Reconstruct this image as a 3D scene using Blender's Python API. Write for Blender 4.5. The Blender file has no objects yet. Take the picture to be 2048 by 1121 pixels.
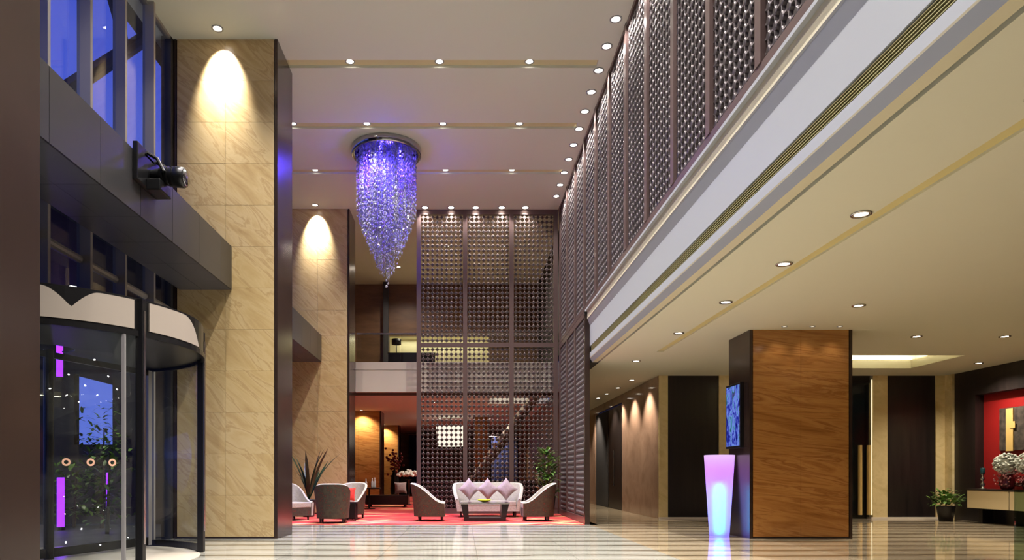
import bpy, bmesh, math, random
from mathutils import Vector, Matrix
R = math.radians
random.seed(7)
sc = bpy.context.scene
COL = sc.collection

# ------------------------------------------------------------------ camera
cd = bpy.data.cameras.new('camera')
cam = bpy.data.objects.new('camera', cd); COL.objects.link(cam)
cam.location = (0, 0, 1.1); cam.rotation_euler = (R(90), 0, 0)
cd.sensor_width = 36.0; cd.lens = 1400 / 2048 * 36
cd.shift_x = (1024 - 925) / 2048; cd.shift_y = (951 - 560.5) / 2048
cd.clip_start = 0.05; cd.clip_end = 500
sc.camera = cam

# ------------------------------------------------------------------ sky and exposure
def lin(r, g, b):
    f = lambda c: c / 12.92 if c <= .04045 else ((c + .055) / 1.055) ** 2.4
    return (f(r / 255), f(g / 255), f(b / 255), 1)
w = bpy.data.worlds.new('dusk_sky'); sc.world = w; w.use_nodes = True
nt = w.node_tree; nt.nodes.clear()
wo = nt.nodes.new('ShaderNodeOutputWorld'); bg = nt.nodes.new('ShaderNodeBackground')
tc = nt.nodes.new('ShaderNodeTexCoord'); sx = nt.nodes.new('ShaderNodeSeparateXYZ')
cr = nt.nodes.new('ShaderNodeValToRGB')
cr.color_ramp.elements[0].position = 0.0; cr.color_ramp.elements[0].color = lin(108, 128, 232)
cr.color_ramp.elements[1].position = 0.75; cr.color_ramp.elements[1].color = lin(50, 68, 190)
nt.links.new(tc.outputs['Generated'], sx.inputs[0]); nt.links.new(sx.outputs['Z'], cr.inputs[0])
nt.links.new(cr.outputs[0], bg.inputs[0]); nt.links.new(bg.outputs[0], wo.inputs[0])
bg.inputs[1].default_value = 1.1
sc.view_settings.view_transform = 'Standard'; sc.view_settings.look = 'None'
sc.view_settings.gamma = 1.0; sc.view_settings.use_curve_mapping = False
sc.view_settings.exposure = 0.07
sc.cycles.max_bounces = 9; sc.cycles.diffuse_bounces = 5; sc.cycles.glossy_bounces = 5
sc.cycles.transparent_max_bounces = 16; sc.cycles.sample_clamp_indirect = 3.0
sc.cycles.caustics_reflective = False; sc.cycles.caustics_refractive = False

# lamp powers (W)
WARM = lin(255, 240, 222)[:3]; SOFT = lin(255, 249, 244)[:3]
P_SLOT = 870; P_ROW = 130; P_LOW = 230; P_COL = 1450; P_BACK = 150; P_CORR = 380

# ------------------------------------------------------------------ materials
def newmat(name):
    m = bpy.data.materials.new(name); m.use_nodes = True
    n = m.node_tree.nodes; b = n['Principled BSDF']
    return m, m.node_tree, b
def pm(name, c, rough=.5, metal=0.0, emit=None, es=0.0, coat=0.0, spec=None):
    m, t, b = newmat(name)
    b.inputs['Base Color'].default_value = c; b.inputs['Roughness'].default_value = rough
    b.inputs['Metallic'].default_value = metal
    if spec is not None: b.inputs['Specular IOR Level'].default_value = spec
    if coat: b.inputs['Coat Weight'].default_value = coat; b.inputs['Coat Roughness'].default_value = .05
    if emit: b.inputs['Emission Color'].default_value = emit; b.inputs['Emission Strength'].default_value = es
    return m
def coords(t, rot=(0, 0, 0), scale=(1, 1, 1), per_object=6.0):
    g = t.nodes.new('ShaderNodeNewGeometry'); oi = t.nodes.new('ShaderNodeObjectInfo')
    mu = t.nodes.new('ShaderNodeMath'); mu.operation = 'MULTIPLY'; mu.inputs[1].default_value = per_object
    t.links.new(oi.outputs['Random'], mu.inputs[0])
    ad = t.nodes.new('ShaderNodeVectorMath'); ad.operation = 'ADD'
    t.links.new(g.outputs['Position'], ad.inputs[0]); t.links.new(mu.outputs[0], ad.inputs[1])
    mp = t.nodes.new('ShaderNodeMapping'); mp.vector_type = 'TEXTURE'; mp.inputs['Rotation'].default_value = rot; mp.inputs['Scale'].default_value = tuple(1 / k for k in scale)
    t.links.new(ad.outputs[0], mp.inputs[0])
    return mp.outputs[0]
def ramp(t, fac, stops):
    r = t.nodes.new('ShaderNodeValToRGB'); e = r.color_ramp.elements
    while len(e) < len(stops): e.new(.5)
    for el, (p, c) in zip(e, stops): el.position = p; el.color = c
    t.links.new(fac, r.inputs[0]); return r.outputs[0]
def noise(t, v, scale, detail=4, rough=.55, dist=0.0):
    n = t.nodes.new('ShaderNodeTexNoise'); n.inputs['Scale'].default_value = scale
    n.inputs['Detail'].default_value = detail; n.inputs['Roughness'].default_value = rough
    n.inputs['Distortion'].default_value = dist
    t.links.new(v, n.inputs['Vector']); return n.outputs['Fac']
def stone(name, stops, rot, scale, nscale, rough, dist=.6, coat=0.0, per_object=6.0):
    m, t, b = newmat(name)
    v = coords(t, rot, scale, per_object)
    f = noise(t, v, nscale, 6, .6, dist)
    c = ramp(t, f, stops)
    t.links.new(c, b.inputs['Base Color']); b.inputs['Roughness'].default_value = rough
    if coat: b.inputs['Coat Weight'].default_value = coat; b.inputs['Coat Roughness'].default_value = .04
    return m
def tint_noise(name, c0, c1, nscale, rough, metal=0.0, scale=(1, 1, 1), per_object=3.0):
    m, t, b = newmat(name)
    v = coords(t, (0, 0, 0), scale, per_object)
    t.links.new(ramp(t, noise(t, v, nscale, 3), [(.35, c0), (.65, c1)]), b.inputs['Base Color'])
    b.inputs['Roughness'].default_value = rough; b.inputs['Metallic'].default_value = metal
    return m
def glass(name, tint, f0=.5, rough=0.0, ior=1.5):
    m = bpy.data.materials.new(name); m.use_nodes = True; t = m.node_tree; t.nodes.clear()
    o = t.nodes.new('ShaderNodeOutputMaterial'); mx = t.nodes.new('ShaderNodeMixShader')
    tr = t.nodes.new('ShaderNodeBsdfTransparent'); gl = t.nodes.new('ShaderNodeBsdfGlossy')
    fr = t.nodes.new('ShaderNodeFresnel'); gg = t.nodes.new('ShaderNodeNewGeometry'); mr = t.nodes.new('ShaderNodeMapRange')
    mr.inputs[3].default_value = ior; mr.inputs[4].default_value = 1 / ior
    t.links.new(gg.outputs['Backfacing'], mr.inputs[0]); t.links.new(mr.outputs[0], fr.inputs[0])
    tr.inputs[0].default_value = tint; gl.inputs['Roughness'].default_value = rough
    t.links.new(fr.outputs[0], mx.inputs[0]); t.links.new(tr.outputs[0], mx.inputs[1]); t.links.new(gl.outputs[0], mx.inputs[2])
    t.links.new(mx.outputs[0], o.inputs[0]); return m
def emit(name, c, s):
    m = bpy.data.materials.new(name); m.use_nodes = True; t = m.node_tree; t.nodes.clear()
    o = t.nodes.new('ShaderNodeOutputMaterial'); e = t.nodes.new('ShaderNodeEmission')
    e.inputs[0].default_value = c; e.inputs[1].default_value = s
    t.links.new(e.outputs[0], o.inputs[0]); return m

M = {}
M['ceil'] = pm('ceiling_paint', lin(232, 236, 228), .8)
M['lowceil'] = pm('low_ceiling_paint', lin(206, 203, 182), .75)
M['white'] = pm('white_gloss_paint', lin(155, 158, 162), .45)
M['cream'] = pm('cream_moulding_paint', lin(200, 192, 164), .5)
M['fascia'] = pm('mezzanine_paint', lin(204, 196, 180), .6)
M['gold'] = pm('gold_slot_paint', lin(200, 186, 130), .5)
M['slot'] = pm('pale_gold_slot_paint', lin(214, 204, 166), .5)
M['grille'] = pm('olive_grille_paint', lin(150, 142, 100), .5)
M['dark'] = pm('dark_void', lin(26, 22, 20), .8)
M['void'] = pm('black_gap', lin(8, 7, 6), .9)
M['stone'] = stone('beige_marble', [(.24, lin(160, 130, 84)), (.44, lin(190, 164, 116)), (.50, lin(198, 174, 128)), (.54, lin(176, 148, 102)), (.58, lin(198, 175, 130)), (.80, lin(182, 152, 100))],
                   (0, R(42), 0), (.5, 1, 2.4), 1.3, .28, .8)
M['wood_stone'] = stone('amber_veined_marble', [(.28, lin(118, 74, 34)), (.42, lin(156, 106, 54)), (.52, lin(172, 122, 66)), (.60, lin(140, 92, 46)), (.66, lin(168, 118, 64)), (.8, lin(180, 134, 80))],
                        (0, R(7), 0), (.28, 1, 3.0), 1.5, .12, 2.0, per_object=0)
M['brown_stone'] = stone('brown_polished_marble', [(.3, lin(140, 112, 92)), (.5, lin(158, 129, 108)), (.7, lin(146, 117, 97))], (0, 0, R(20)), (1, 1, 1), 1.4, .1)
M['pil'] = stone('cream_marble', [(.3, lin(186, 166, 116)), (.5, lin(210, 191, 142)), (.7, lin(196, 176, 128))], (0, R(30), 0), (1, 1, 1.6), 1.8, .2)
M['metal'] = tint_noise('brown_metal_cladding', lin(58, 45, 40), lin(64, 50, 44), 1.2, .22, .4, (1, 1, .3))
M['lattice'] = pm('lattice_bronze', lin(96, 80, 76), .48, .35)
M['lattice_side'] = pm('lattice_grey_bronze', lin(112, 104, 104), .5, .35)
M['lattice_face'] = pm('lattice_dark_face', lin(40, 31, 30), .45, .1)
M['lattice_frame'] = pm('lattice_frame_bronze', lin(94, 76, 73), .34, .3)
M['ebony'] = tint_noise('ebony_veneer', lin(24, 19, 18), lin(34, 27, 25), 2.0, .32, 0, (6, 6, .4))
M['canopy'] = tint_noise('grey_canopy_panel', lin(56, 56, 58), lin(62, 61, 63), .8, .32, .35)
M['soffit_lit'] = tint_noise('canopy_soffit_lit_grey', lin(88, 88, 98), lin(94, 94, 104), .8, .34, .2)  # canopy grey made lighter and bluer to carry light from below
M['mullion'] = pm('grey_mullion', lin(150, 146, 146), .38, .2)
M['black'] = pm('black_plastic', lin(18, 18, 20), .3)
M['blackmetal'] = pm('black_metal', lin(30, 29, 30), .3, .5)
M['steel'] = pm('brushed_steel', lin(190, 186, 180), .24, 1.0)
M['chrome'] = pm('chrome', lin(170, 170, 175), .12, 1.0)
M['pane'] = glass('window_glass', (.88, .92, 1, 1), ior=1.5)
M['door_glass'] = glass('tinted_door_glass', (.90, .93, .94, 1), ior=1.38)
M['green_glass'] = glass('green_glass', (.55, .64, .56, 1), ior=1.55)
M['bal_glass'] = glass('balustrade_glass', (.86, .88, .84, 1), ior=1.45)
M['lens'] = emit('downlight_lens', lin(255, 240, 222), 14)
M['lens_dim'] = emit('small_downlight_lens', lin(255, 238, 214), 1.6)
M['led'] = emit('cove_led', lin(255, 240, 196), 80)
M['led_strip'] = emit('led_strip', lin(255, 236, 190), 1.0)
M['cream_fab'] = tint_noise('cream_upholstery', lin(160, 153, 138), lin(176, 168, 154), 30, .85)
M['brown_fab'] = None
M['mauve'] = tint_noise('mauve_cushion', lin(152, 134, 134), lin(166, 148, 148), 20, .9)
M['redfab'] = tint_noise('red_cushion', lin(206, 44, 36), lin(224, 70, 52), 12, .9)
M['leaf'] = tint_noise('green_leaf', lin(52, 88, 34), lin(108, 146, 60), 5, .4)
M['leaf_dark'] = tint_noise('dark_leaf', lin(22, 44, 26), lin(44, 70, 40), 5, .45)
M['petal'] = tint_noise('white_petal', lin(214, 212, 204), lin(238, 236, 230), 6, .7)
M['petal_grey'] = tint_noise('grey_hydrangea', lin(150, 156, 142), lin(196, 198, 184), 14, .7)
M['petal_pink'] = tint_noise('pink_berries', lin(120, 60, 62), lin(176, 116, 112), 20, .6)
M['pot'] = pm('dark_pot', lin(30, 28, 28), .35)
M['bark'] = pm('stem', lin(70, 56, 36), .7)
M['redwall'] = pm('red_lacquer', lin(132, 17, 16), .5)
M['drawer'] = pm('cream_lacquer', lin(206, 188, 146), .35)
M['art_dark'] = tint_noise('art_dark', lin(42, 38, 34), lin(74, 66, 58), 9, .5)
M['art_gold'] = pm('art_gold', lin(190, 160, 96), .4)
M['lime'] = pm('lime_dish', lin(190, 206, 40), .3)
M['walnut'] = tint_noise('walnut_panel', lin(104, 76, 50), lin(124, 92, 62), 1.4, .4, 0, (1, 1, 4))
M['blue_curtain'] = pm('blue_curtain', lin(34, 44, 92), .85)
M['shade_lit'] = emit('lit_lampshade', lin(255, 240, 216), 1.15)
M['lit_wall'] = pm('pale_plaster', lin(236, 230, 204), .8)
M['purple'] = emit('purple_light_tube', lin(130, 40, 255), 4.0)
M['asphalt'] = tint_noise('outdoor_paving', lin(60, 60, 62), lin(78, 78, 80), 3, .6)
M['facade'] = tint_noise('dark_facade', lin(40, 38, 40), lin(52, 50, 52), 2, .6)
M['skirt'] = pm('pale_skirting', lin(206, 196, 180), .25)
M['copper'] = pm('copper_ring', lin(236, 186, 158), .35, .2)
M['drum_reflection'] = pm('drum_reflection_paint', lin(158, 147, 136), .4)  # pale colour holds the reflection seen in the polished door head

# patterned chair back
m, t, b = newmat('olive_patterned_upholstery'); M['brown_fab'] = m
tcn = t.nodes.new('ShaderNodeTexCoord'); vo = t.nodes.new('ShaderNodeTexVoronoi'); vo.inputs['Scale'].default_value = 14
t.links.new(tcn.outputs['Object'], vo.inputs['Vector'])
c = ramp(t, vo.outputs['Distance'], [(.0, lin(92, 36, 24)), (.22, lin(84, 42, 26)), (.34, lin(54, 45, 32)), (.8, lin(66, 56, 40))])
t.links.new(c, b.inputs['Base Color']); b.inputs['Roughness'].default_value = .8

# carpet
m, t, b = newmat('red_patterned_carpet'); M['carpet'] = m
v = coords(t, (0, 0, R(15)), (.55, 1.3, 1), 0)
f = noise(t, v, .75, 3, .5, 1.4)
c = ramp(t, f, [(.26, lin(206, 104, 84)), (.38, lin(182, 46, 42)), (.48, lin(170, 34, 36)), (.55, lin(196, 74, 64)), (.62, lin(220, 172, 118)), (.70, lin(214, 140, 136)), (.82, lin(224, 208, 190))])
t.links.new(c, b.inputs['Base Color']); b.inputs['Roughness'].default_value = .95

# banded floor marble: light and dark wavy bands running across the hall
def floor_mat(name, light, mid, dark, rough=.07, spec=.5):
    m, t, b = newmat(name)
    g = t.nodes.new('ShaderNodeNewGeometry'); oi = t.nodes.new('ShaderNodeObjectInfo')
    mp = t.nodes.new('ShaderNodeMapping'); mp.inputs['Scale'].default_value = (.9, 1.0, 1)
    t.links.new(g.outputs['Position'], mp.inputs[0])
    w_ = t.nodes.new('ShaderNodeTexWave'); w_.wave_type = 'BANDS'; w_.bands_direction = 'Y'
    w_.inputs['Scale'].default_value = .46; w_.inputs['Distortion'].default_value = 3.4
    w_.inputs['Detail'].default_value = 3; w_.inputs['Detail Scale'].default_value = .9; w_.inputs['Detail Roughness'].default_value = .5
    t.links.new(mp.outputs[0], w_.inputs['Vector'])
    c1 = ramp(t, w_.outputs['Fac'], [(.0, dark), (.10, mid), (.34, light), (.62, mid), (.74, light), (1, light)])
    hs = t.nodes.new('ShaderNodeHueSaturation'); t.links.new(c1, hs.inputs['Color'])
    mr = t.nodes.new('ShaderNodeMapRange'); mr.inputs[3].default_value = .9; mr.inputs[4].default_value = 1.08
    t.links.new(oi.outputs['Random'], mr.inputs[0]); t.links.new(mr.outputs[0], hs.inputs['Value'])
    t.links.new(hs.outputs[0], b.inputs['Base Color'])
    b.inputs['Roughness'].default_value = rough; b.inputs['Specular IOR Level'].default_value = spec
    return m
M['floor'] = floor_mat('pale_banded_marble', lin(156, 155, 145), lin(130, 127, 116), lin(78, 73, 62), .13, .3)
M['floor_side'] = floor_mat('brown_banded_marble', lin(178, 164, 138), lin(146, 130, 102), lin(104, 88, 66))

# ------------------------------------------------------------------ mesh helpers
ORG = {}
class MB:
    def __init__(s): s.v = []; s.f = []
    def add(s, vs, fs):
        n = len(s.v); s.v += [tuple(p) for p in vs]; s.f += [tuple(i + n for i in q) for q in fs]; return s
    def box(s, x0, x1, y0, y1, z0, z1):
        return s.add([(x0, y0, z0), (x1, y0, z0), (x1, y1, z0), (x0, y1, z0), (x0, y0, z1), (x1, y0, z1), (x1, y1, z1), (x0, y1, z1)],
                     [(3, 2, 1, 0), (4, 5, 6, 7), (0, 1, 5, 4), (1, 2, 6, 5), (2, 3, 7, 6), (3, 0, 4, 7)])
    def tube(s, pts, r, n=8, cap=True):
        pts = [Vector(p) for p in pts]; rs = r if isinstance(r, (list, tuple)) else [r] * len(pts)
        vs = []
        for i, p in enumerate(pts):
            d = (pts[min(i + 1, len(pts) - 1)] - pts[max(i - 1, 0)]).normalized()
            up = Vector((0, 0, 1)) if abs(d.z) < .95 else Vector((1, 0, 0))
            a = d.cross(up).normalized(); c = a.cross(d).normalized()
            for k in range(n):
                q = 2 * math.pi * k / n; vs.append(p + rs[i] * (math.cos(q) * a + math.sin(q) * c))
        fs = []
        for i in range(len(pts) - 1):
            for k in range(n):
                fs.append((i * n + k, i * n + (k + 1) % n, (i + 1) * n + (k + 1) % n, (i + 1) * n + k))
        if cap:
            fs.append(tuple(range(n))[::-1]); fs.append(tuple((len(pts) - 1) * n + k for k in range(n)))
        return s.add(vs, fs)
    def lathe(s, prof, n=24, c=(0, 0, 0), closed=False):
        vs = []; fs = []
        for r, z in prof:
            for k in range(n):
                q = 2 * math.pi * k / n; vs.append((c[0] + r * math.cos(q), c[1] + r * math.sin(q), c[2] + z))
        L = len(prof)
        for i in range(L if closed else L - 1):
            j = (i + 1) % L
            for k in range(n):
                fs.append((i * n + k, i * n + (k + 1) % n, j * n + (k + 1) % n, j * n + k))
        if not closed:
            if prof[0][0] > 1e-4: fs.append(tuple(range(n))[::-1])
            if prof[-1][0] > 1e-4: fs.append(tuple((L - 1) * n + k for k in range(n)))
        return s.add(vs, fs)
    def prism_y(s, poly, y0, y1):       # poly of (x, z)
        n = len(poly)
        vs = [(x, y0, z) for x, z in poly] + [(x, y1, z) for x, z in poly]
        fs = [tuple(range(n)), tuple(range(2 * n - 1, n - 1, -1))]
        for i in range(n): j = (i + 1) % n; fs.append((i, i + n, j + n, j))
        return s.add(vs, fs)
    def arc_wall(s, c, r0, r1, a0, a1, z0, z1, n=16):   # curved slab
        vs = []; fs = []
        for i in range(n + 1):
            a = R(a0 + (a1 - a0) * i / n); ca, sa = math.cos(a), math.sin(a)
            z1_ = z1(i / n) if callable(z1) else z1
            vs += [(c[0] + r0 * ca, c[1] + r0 * sa, z0), (c[0] + r1 * ca, c[1] + r1 * sa, z0), (c[0] + r1 * ca, c[1] + r1 * sa, z1_), (c[0] + r0 * ca, c[1] + r0 * sa, z1_)]
        for i in range(n):
            for k in range(4):
                fs.append((i * 4 + k, i * 4 + (k + 1) % 4, i * 4 + 4 + (k + 1) % 4, i * 4 + 4 + k))
        fs += [(3, 2, 1, 0), (4 * n, 4 * n + 1, 4 * n + 2, 4 * n + 3)]
        return s.add(vs, fs)
    def ico(s, c, r, squash=1.0):
        c = Vector(c); t_ = (1 + 5 ** .5) / 2; k = r / math.sqrt(1 + t_ * t_)
        vs = [(-1, t_, 0), (1, t_, 0), (-1, -t_, 0), (1, -t_, 0), (0, -1, t_), (0, 1, t_), (0, -1, -t_), (0, 1, -t_), (t_, 0, -1), (t_, 0, 1), (-t_, 0, -1), (-t_, 0, 1)]
        fs = [(0, 11, 5), (0, 5, 1), (0, 1, 7), (0, 7, 10), (0, 10, 11), (1, 5, 9), (5, 11, 4), (11, 10, 2), (10, 7, 6), (7, 1, 8), (3, 9, 4), (3, 4, 2), (3, 2, 6), (3, 6, 8), (3, 8, 9), (4, 9, 5), (2, 4, 11), (6, 2, 10), (8, 6, 7), (9, 8, 1)]
        return s.add([(c.x + x * k, c.y + y * k, c.z + z * k * squash) for x, y, z in vs], fs)
    def mesh(s, name, mat, smooth=False, off=(0, 0, 0), bevel=0.0, fix=True):
        me = bpy.data.meshes.new(name)
        me.from_pydata([(x - off[0], y - off[1], z - off[2]) for x, y, z in s.v], [], s.f)
        if fix or bevel:
            bm = bmesh.new(); bm.from_mesh(me)
            bmesh.ops.recalc_face_normals(bm, faces=bm.faces)
            if bevel: bmesh.ops.bevel(bm, geom=list(bm.edges), offset=bevel, segments=2, affect='EDGES', clamp_overlap=True, profile=.6)
            bm.to_mesh(me); bm.free()
        me.materials.append(mat)
        if smooth: me.polygons.foreach_set('use_smooth', [True] * len(me.polygons))
        me.update(); return me
    def build(s, name, mat, parent=None, smooth=False, loc=None, bevel=0.0, local=False):
        off = (0, 0, 0)
        if not local: off = ORG[parent.name] if parent is not None else (loc or (0, 0, 0))
        o = bpy.data.objects.new(name, s.mesh(name, mat, smooth, off, bevel)); COL.objects.link(o)
        if parent is not None: o.parent = parent; ORG[o.name] = off
        else: o.location = off; ORG[o.name] = tuple(off)
        return o
def tag(o, label=None, cat=None, group=None, kind=None):
    if label: o['label'] = label
    if cat: o['category'] = cat
    if group: o['group'] = group
    if kind: o['kind'] = kind
    return o
def thing(name, label, cat, loc=(0, 0, 0), group=None, rot=0.0):
    o = bpy.data.objects.new(name, None); COL.objects.link(o); o.location = loc; o.rotation_euler = (0, 0, rot)
    o.empty_display_size = .1; ORG[o.name] = tuple(loc)
    return tag(o, label, cat, group)
def struct(name, loc=(0, 0, 0)):
    o = bpy.data.objects.new(name, None); COL.objects.link(o); o.location = loc; ORG[o.name] = tuple(loc); o['kind'] = 'structure'; return o
def inst(name, me, loc, parent, rot=None):
    o = bpy.data.objects.new(name, me); COL.objects.link(o); p = ORG[parent.name]
    o.parent = parent; o.location = (loc[0] - p[0], loc[1] - p[1], loc[2] - p[2])
    if rot: o.rotation_euler = rot
    ORG[o.name] = tuple(loc); return o
def dup(root, loc, rotz=None, label=None):
    r = root.copy(); COL.objects.link(r); r.location = loc
    if rotz is not None: r.rotation_euler = (0, 0, rotz)
    if label: r['label'] = label
    def kids(a, b):
        for ch in a.children:
            c_ = ch.copy(); COL.objects.link(c_); c_.parent = b
            if ch.type == 'LIGHT': c_.data = ch.data
            kids(ch, c_)
    kids(root, r); ORG[r.name] = tuple(loc); return r
def spot(parent, loc, power, angle=100, blend=.8, color=WARM, size=.06, tilt=(0, 0)):
    d = bpy.data.lights.new('lamp', 'SPOT'); d.energy = power; d.spot_size = R(angle); d.spot_blend = blend
    d.color = color; d.shadow_soft_size = size
    o = bpy.data.objects.new('lamp_light', d); COL.objects.link(o)
    p = ORG[parent.name] if parent is not None else (0, 0, 0)
    if parent is not None: o.parent = parent
    o.location = (loc[0] - p[0], loc[1] - p[1], loc[2] - p[2]); o.rotation_euler = (R(tilt[0]), R(tilt[1]), 0); return o
ORD = ['first', 'second', 'third', 'fourth', 'fifth', 'sixth', 'seventh', 'eighth', 'ninth', 'tenth', 'eleventh', 'twelfth', 'thirteenth', 'fourteenth', 'fifteenth', 'sixteenth', 'seventeenth', 'eighteenth', 'nineteenth', 'twentieth']

# ================================================================== SHELL
HZ = 8.6; LZ = 3.6
# ---- floor: slab with separate polished tiles
fl = MB()
fl.box(-5.05, 2.82, -5, 15.4, -.3, -.02); fl.box(2.82, 12.4, -5, 17.6, -.3, -.02)
fl.box(-5.05, 2.82, -5, 8.4, -.02, 0); fl.box(-5.2, 3.0, 15.4, 42, -.3, 0)
floor = fl.build('floor', M['floor']); floor['kind'] = 'structure'
fl2 = MB(); fl2.box(2.82, 12.4, -5, 8.4, -.02, 0); fl2.box(3.0, 12.4, 17.6, 42, -.3, 0); fl2.box(2.82, 3.0, 15.4, 42, -.31, 0)
fl2.box(12.1, 12.4, 8.4, 17.6, -.02, 0)
floor2 = fl2.build('floor', M['floor_side']); floor2['kind'] = 'structure'
def tiles(parent, mat, x0, x1, nx, y0, y1, ny):
    dx = (x1 - x0) / nx; dy = (y1 - y0) / ny; g = .0025
    me = MB().box(g, dx - g, g, dy - g, -.02, 0).mesh('floor_tile', mat)
    for i in range(nx):
        for j in range(ny):
            inst('floor_tile', me, (x0 + i * dx, y0 + j * dy, 0), parent)
tiles(floor, M['floor'], -5.05, 2.82, 6, 8.4, 15.4, 10)
tiles(floor2, M['floor_side'], 2.82, 12.1, 8, 8.4, 17.6, 13)

# ---- high ceiling, cut by gold light slots
slots = [17.3, 15.02, 12.76, 10.5, 8.24, 5.98, 3.7, 1.4]
ch = MB(); y = 27.6
for s_ in slots:
    ch.box(-4.6, 2.46, s_ + .125, y, HZ, HZ + .25); y = s_ - .125
ch.box(-4.6, 2.46, -5, y, HZ, HZ + .25)
ch.box(-5.3, -4.6, -5, 27.6, HZ, HZ + .25); ch.box(2.46, 3.1, -5, 27.6, HZ, HZ + .25)
ceil = ch.build('ceiling', M['ceil']); ceil['kind'] = 'structure'
sl = MB()
for s_ in slots: sl.box(-4.6, 2.46, s_ - .125, s_ + .125, HZ + .05, HZ + .24)
sl.build('ceiling_slot', M['slot'], ceil)
# ---- low ceiling
cl = MB()
cl.box(3.03, 3.93, -5, 17.6, LZ, LZ + .2); cl.box(3.93, 4.07, 14.2, 17.6, LZ, LZ + .2)
CX0, CX1, CY0, CY1 = 7.2, 10.48, 14.6, 16.36
cl.box(4.07, CX0, -5, 17.6, LZ, LZ + .2); cl.box(CX1, 12.4, -5, 17.6, LZ, LZ + .2)
cl.box(CX0, CX1, -5, CY0, LZ, LZ + .2); cl.box(CX0, CX1, CY1, 17.6, LZ, LZ + .2)
cl.box(3.03, 5.0, 17.6, 31, LZ, LZ + .2)
lowc = cl.build('ceiling', M['lowceil']); lowc['kind'] = 'structure'
MB().box(3.93, 4.07, -5, 14.2, LZ + .025, LZ + .2).build('ceiling_slot', M['gold'], lowc)
MB().box(2.985, 3.03, -5, 17.6, LZ + .06, LZ + .2).build('shadow_gap', M['void'], lowc)
cv = MB(); cv.box(CX0 - .3, CX1 + .3, CY0 - .3, CY1 + .3, LZ + .5, LZ + .6)
cv.box(CX0 - .35, CX0 - .3, CY0 - .35, CY1 + .35, LZ + .2, LZ + .6); cv.box(CX1 + .3, CX1 + .35, CY0 - .35, CY1 + .35, LZ + .2, LZ + .6)
cv.box(CX0 - .3, CX1 + .3, CY0 - .35, CY0 - .3, LZ + .2, LZ + .6); cv.box(CX0 - .3, CX1 + .3, CY1 + .3, CY1 + .35, LZ + .2, LZ + .6)
cv.build('cove_recess', M['lowceil'], lowc)
le = MB(); le.box(CX0, CX1 + .1, CY1 + .12, CY1 + .16, LZ + .2, LZ + .23); le.box(CX1 + .12, CX1 + .16, CY0, CY1, LZ + .2, LZ + .23)
le.box(CX0, CX1, CY0 - .16, CY0 - .12, LZ + .2, LZ + .23)
le.build('cove_light_strip', M['led'], lowc)
# lounge ceiling with mezzanine slab above it
mz = MB(); mz.box(-5.2, .9, 20.98, 42, LZ, LZ + .7); mz.box(.9, 3.0, 20.98, 22.7, LZ, LZ + .7); mz.box(.9, 3.0, 24.5, 42, LZ, LZ + .7)
lc = mz.build('ceiling', M['ceil']); lc['kind'] = 'structure'
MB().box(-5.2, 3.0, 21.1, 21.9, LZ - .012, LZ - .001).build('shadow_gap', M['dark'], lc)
# mezzanine edge fascia
mf = MB(); mf.box(-3.18, 2.95, 20.80, 20.97, 4.235, 4.46); mf.box(-3.18, 2.95, 20.82, 20.97, 4.215, 4.235); mf.box(-3.18, 2.95, 20.80, 20.97, 3.57, 4.215)
mf.build('trim_1', M['fascia'])['kind'] = 'structure'
MB().box(-5.2, .9, 20.98, 27.5, 4.301, 4.45).box(.9, 3, 20.98, 22.7, 4.301, 4.45).box(.9, 3, 24.5, 27.5, 4.301, 4.45).build('floor', M['walnut'])['kind'] = 'structure'

# ---- long balcony fascia with crown profile
prof = [(2.71, 4.72), (2.76, 4.72), (2.76, 4.56), (2.775, 4.545), (2.82, 4.408), (2.82, 3.954), (2.90, 3.954), (2.90, 3.81), (2.82, 3.81), (2.82, 3.706), (2.825, 3.69), (2.874, 3.6), (2.985, 3.6), (2.985, 3.7), (3.05, 3.7), (3.05, 4.76), (2.71, 4.76)]
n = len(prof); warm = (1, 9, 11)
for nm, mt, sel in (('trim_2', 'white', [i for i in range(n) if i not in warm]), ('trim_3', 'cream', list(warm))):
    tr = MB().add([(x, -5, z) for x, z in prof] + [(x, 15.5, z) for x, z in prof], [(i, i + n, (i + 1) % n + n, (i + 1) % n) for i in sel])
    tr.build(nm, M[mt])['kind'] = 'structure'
vt = thing('air_grille', 'long olive slatted air grille running along the white balcony fascia', 'grille', (2.83, 5, 3.81))
MB().box(2.885, 2.899, -5, 15.4, 3.815, 3.95).build('back_plate', M['dark'], vt)
for k in range(5):
    z = 3.826 + k * .026
    MB().prism_y([(2.828, z), (2.875, z + .018), (2.875, z + .024), (2.828, z + .007)], -5, 15.4).build('slat', M['grille'], vt)

# ---- walls
def wall(name, mat, *bs):
    q = MB()
    for b_ in bs: q.box(*b_)
    o = q.build(name, mat); o['kind'] = 'structure'; return o
wall('wall_front', M['lowceil'], (-5.3, 12.5, -5.2, -5, 0, HZ))
wall('wall_right', M['ebony'], (12.16, 12.5, -5, 13.2, 0, LZ), (12.16, 12.5, 16.6, 17.3, 0, LZ), (12.16, 12.5, 13.2, 16.6, 3.0, LZ), (12.16, 12.5, 13.2, 16.6, 0, .5))
wall('wall_niche', M['redwall'], (12.36, 12.5, 13.2, 16.6, .5, 3.0))
wall('wall_upper', M['dark'], (2.95, 3.1, -5, 27.5, 4.76, HZ))
wall('wall_upper_end', M['dark'], (2.845, 3.06, 15.51, 19.75, 3.605, 4.755), (3.06, 12.5, 17.6, 17.75, 3.8, HZ), (2.71, 3.05, 15.5, 15.51, 4.66, 4.76))
wall('wall_lounge_right', M['walnut'], (2.9, 3.0, 19.9, 42, 0, LZ))
wall('wall_lounge_left', M['walnut'], (-5.4, -5.1, 20.7, 42, 0, HZ))
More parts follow.
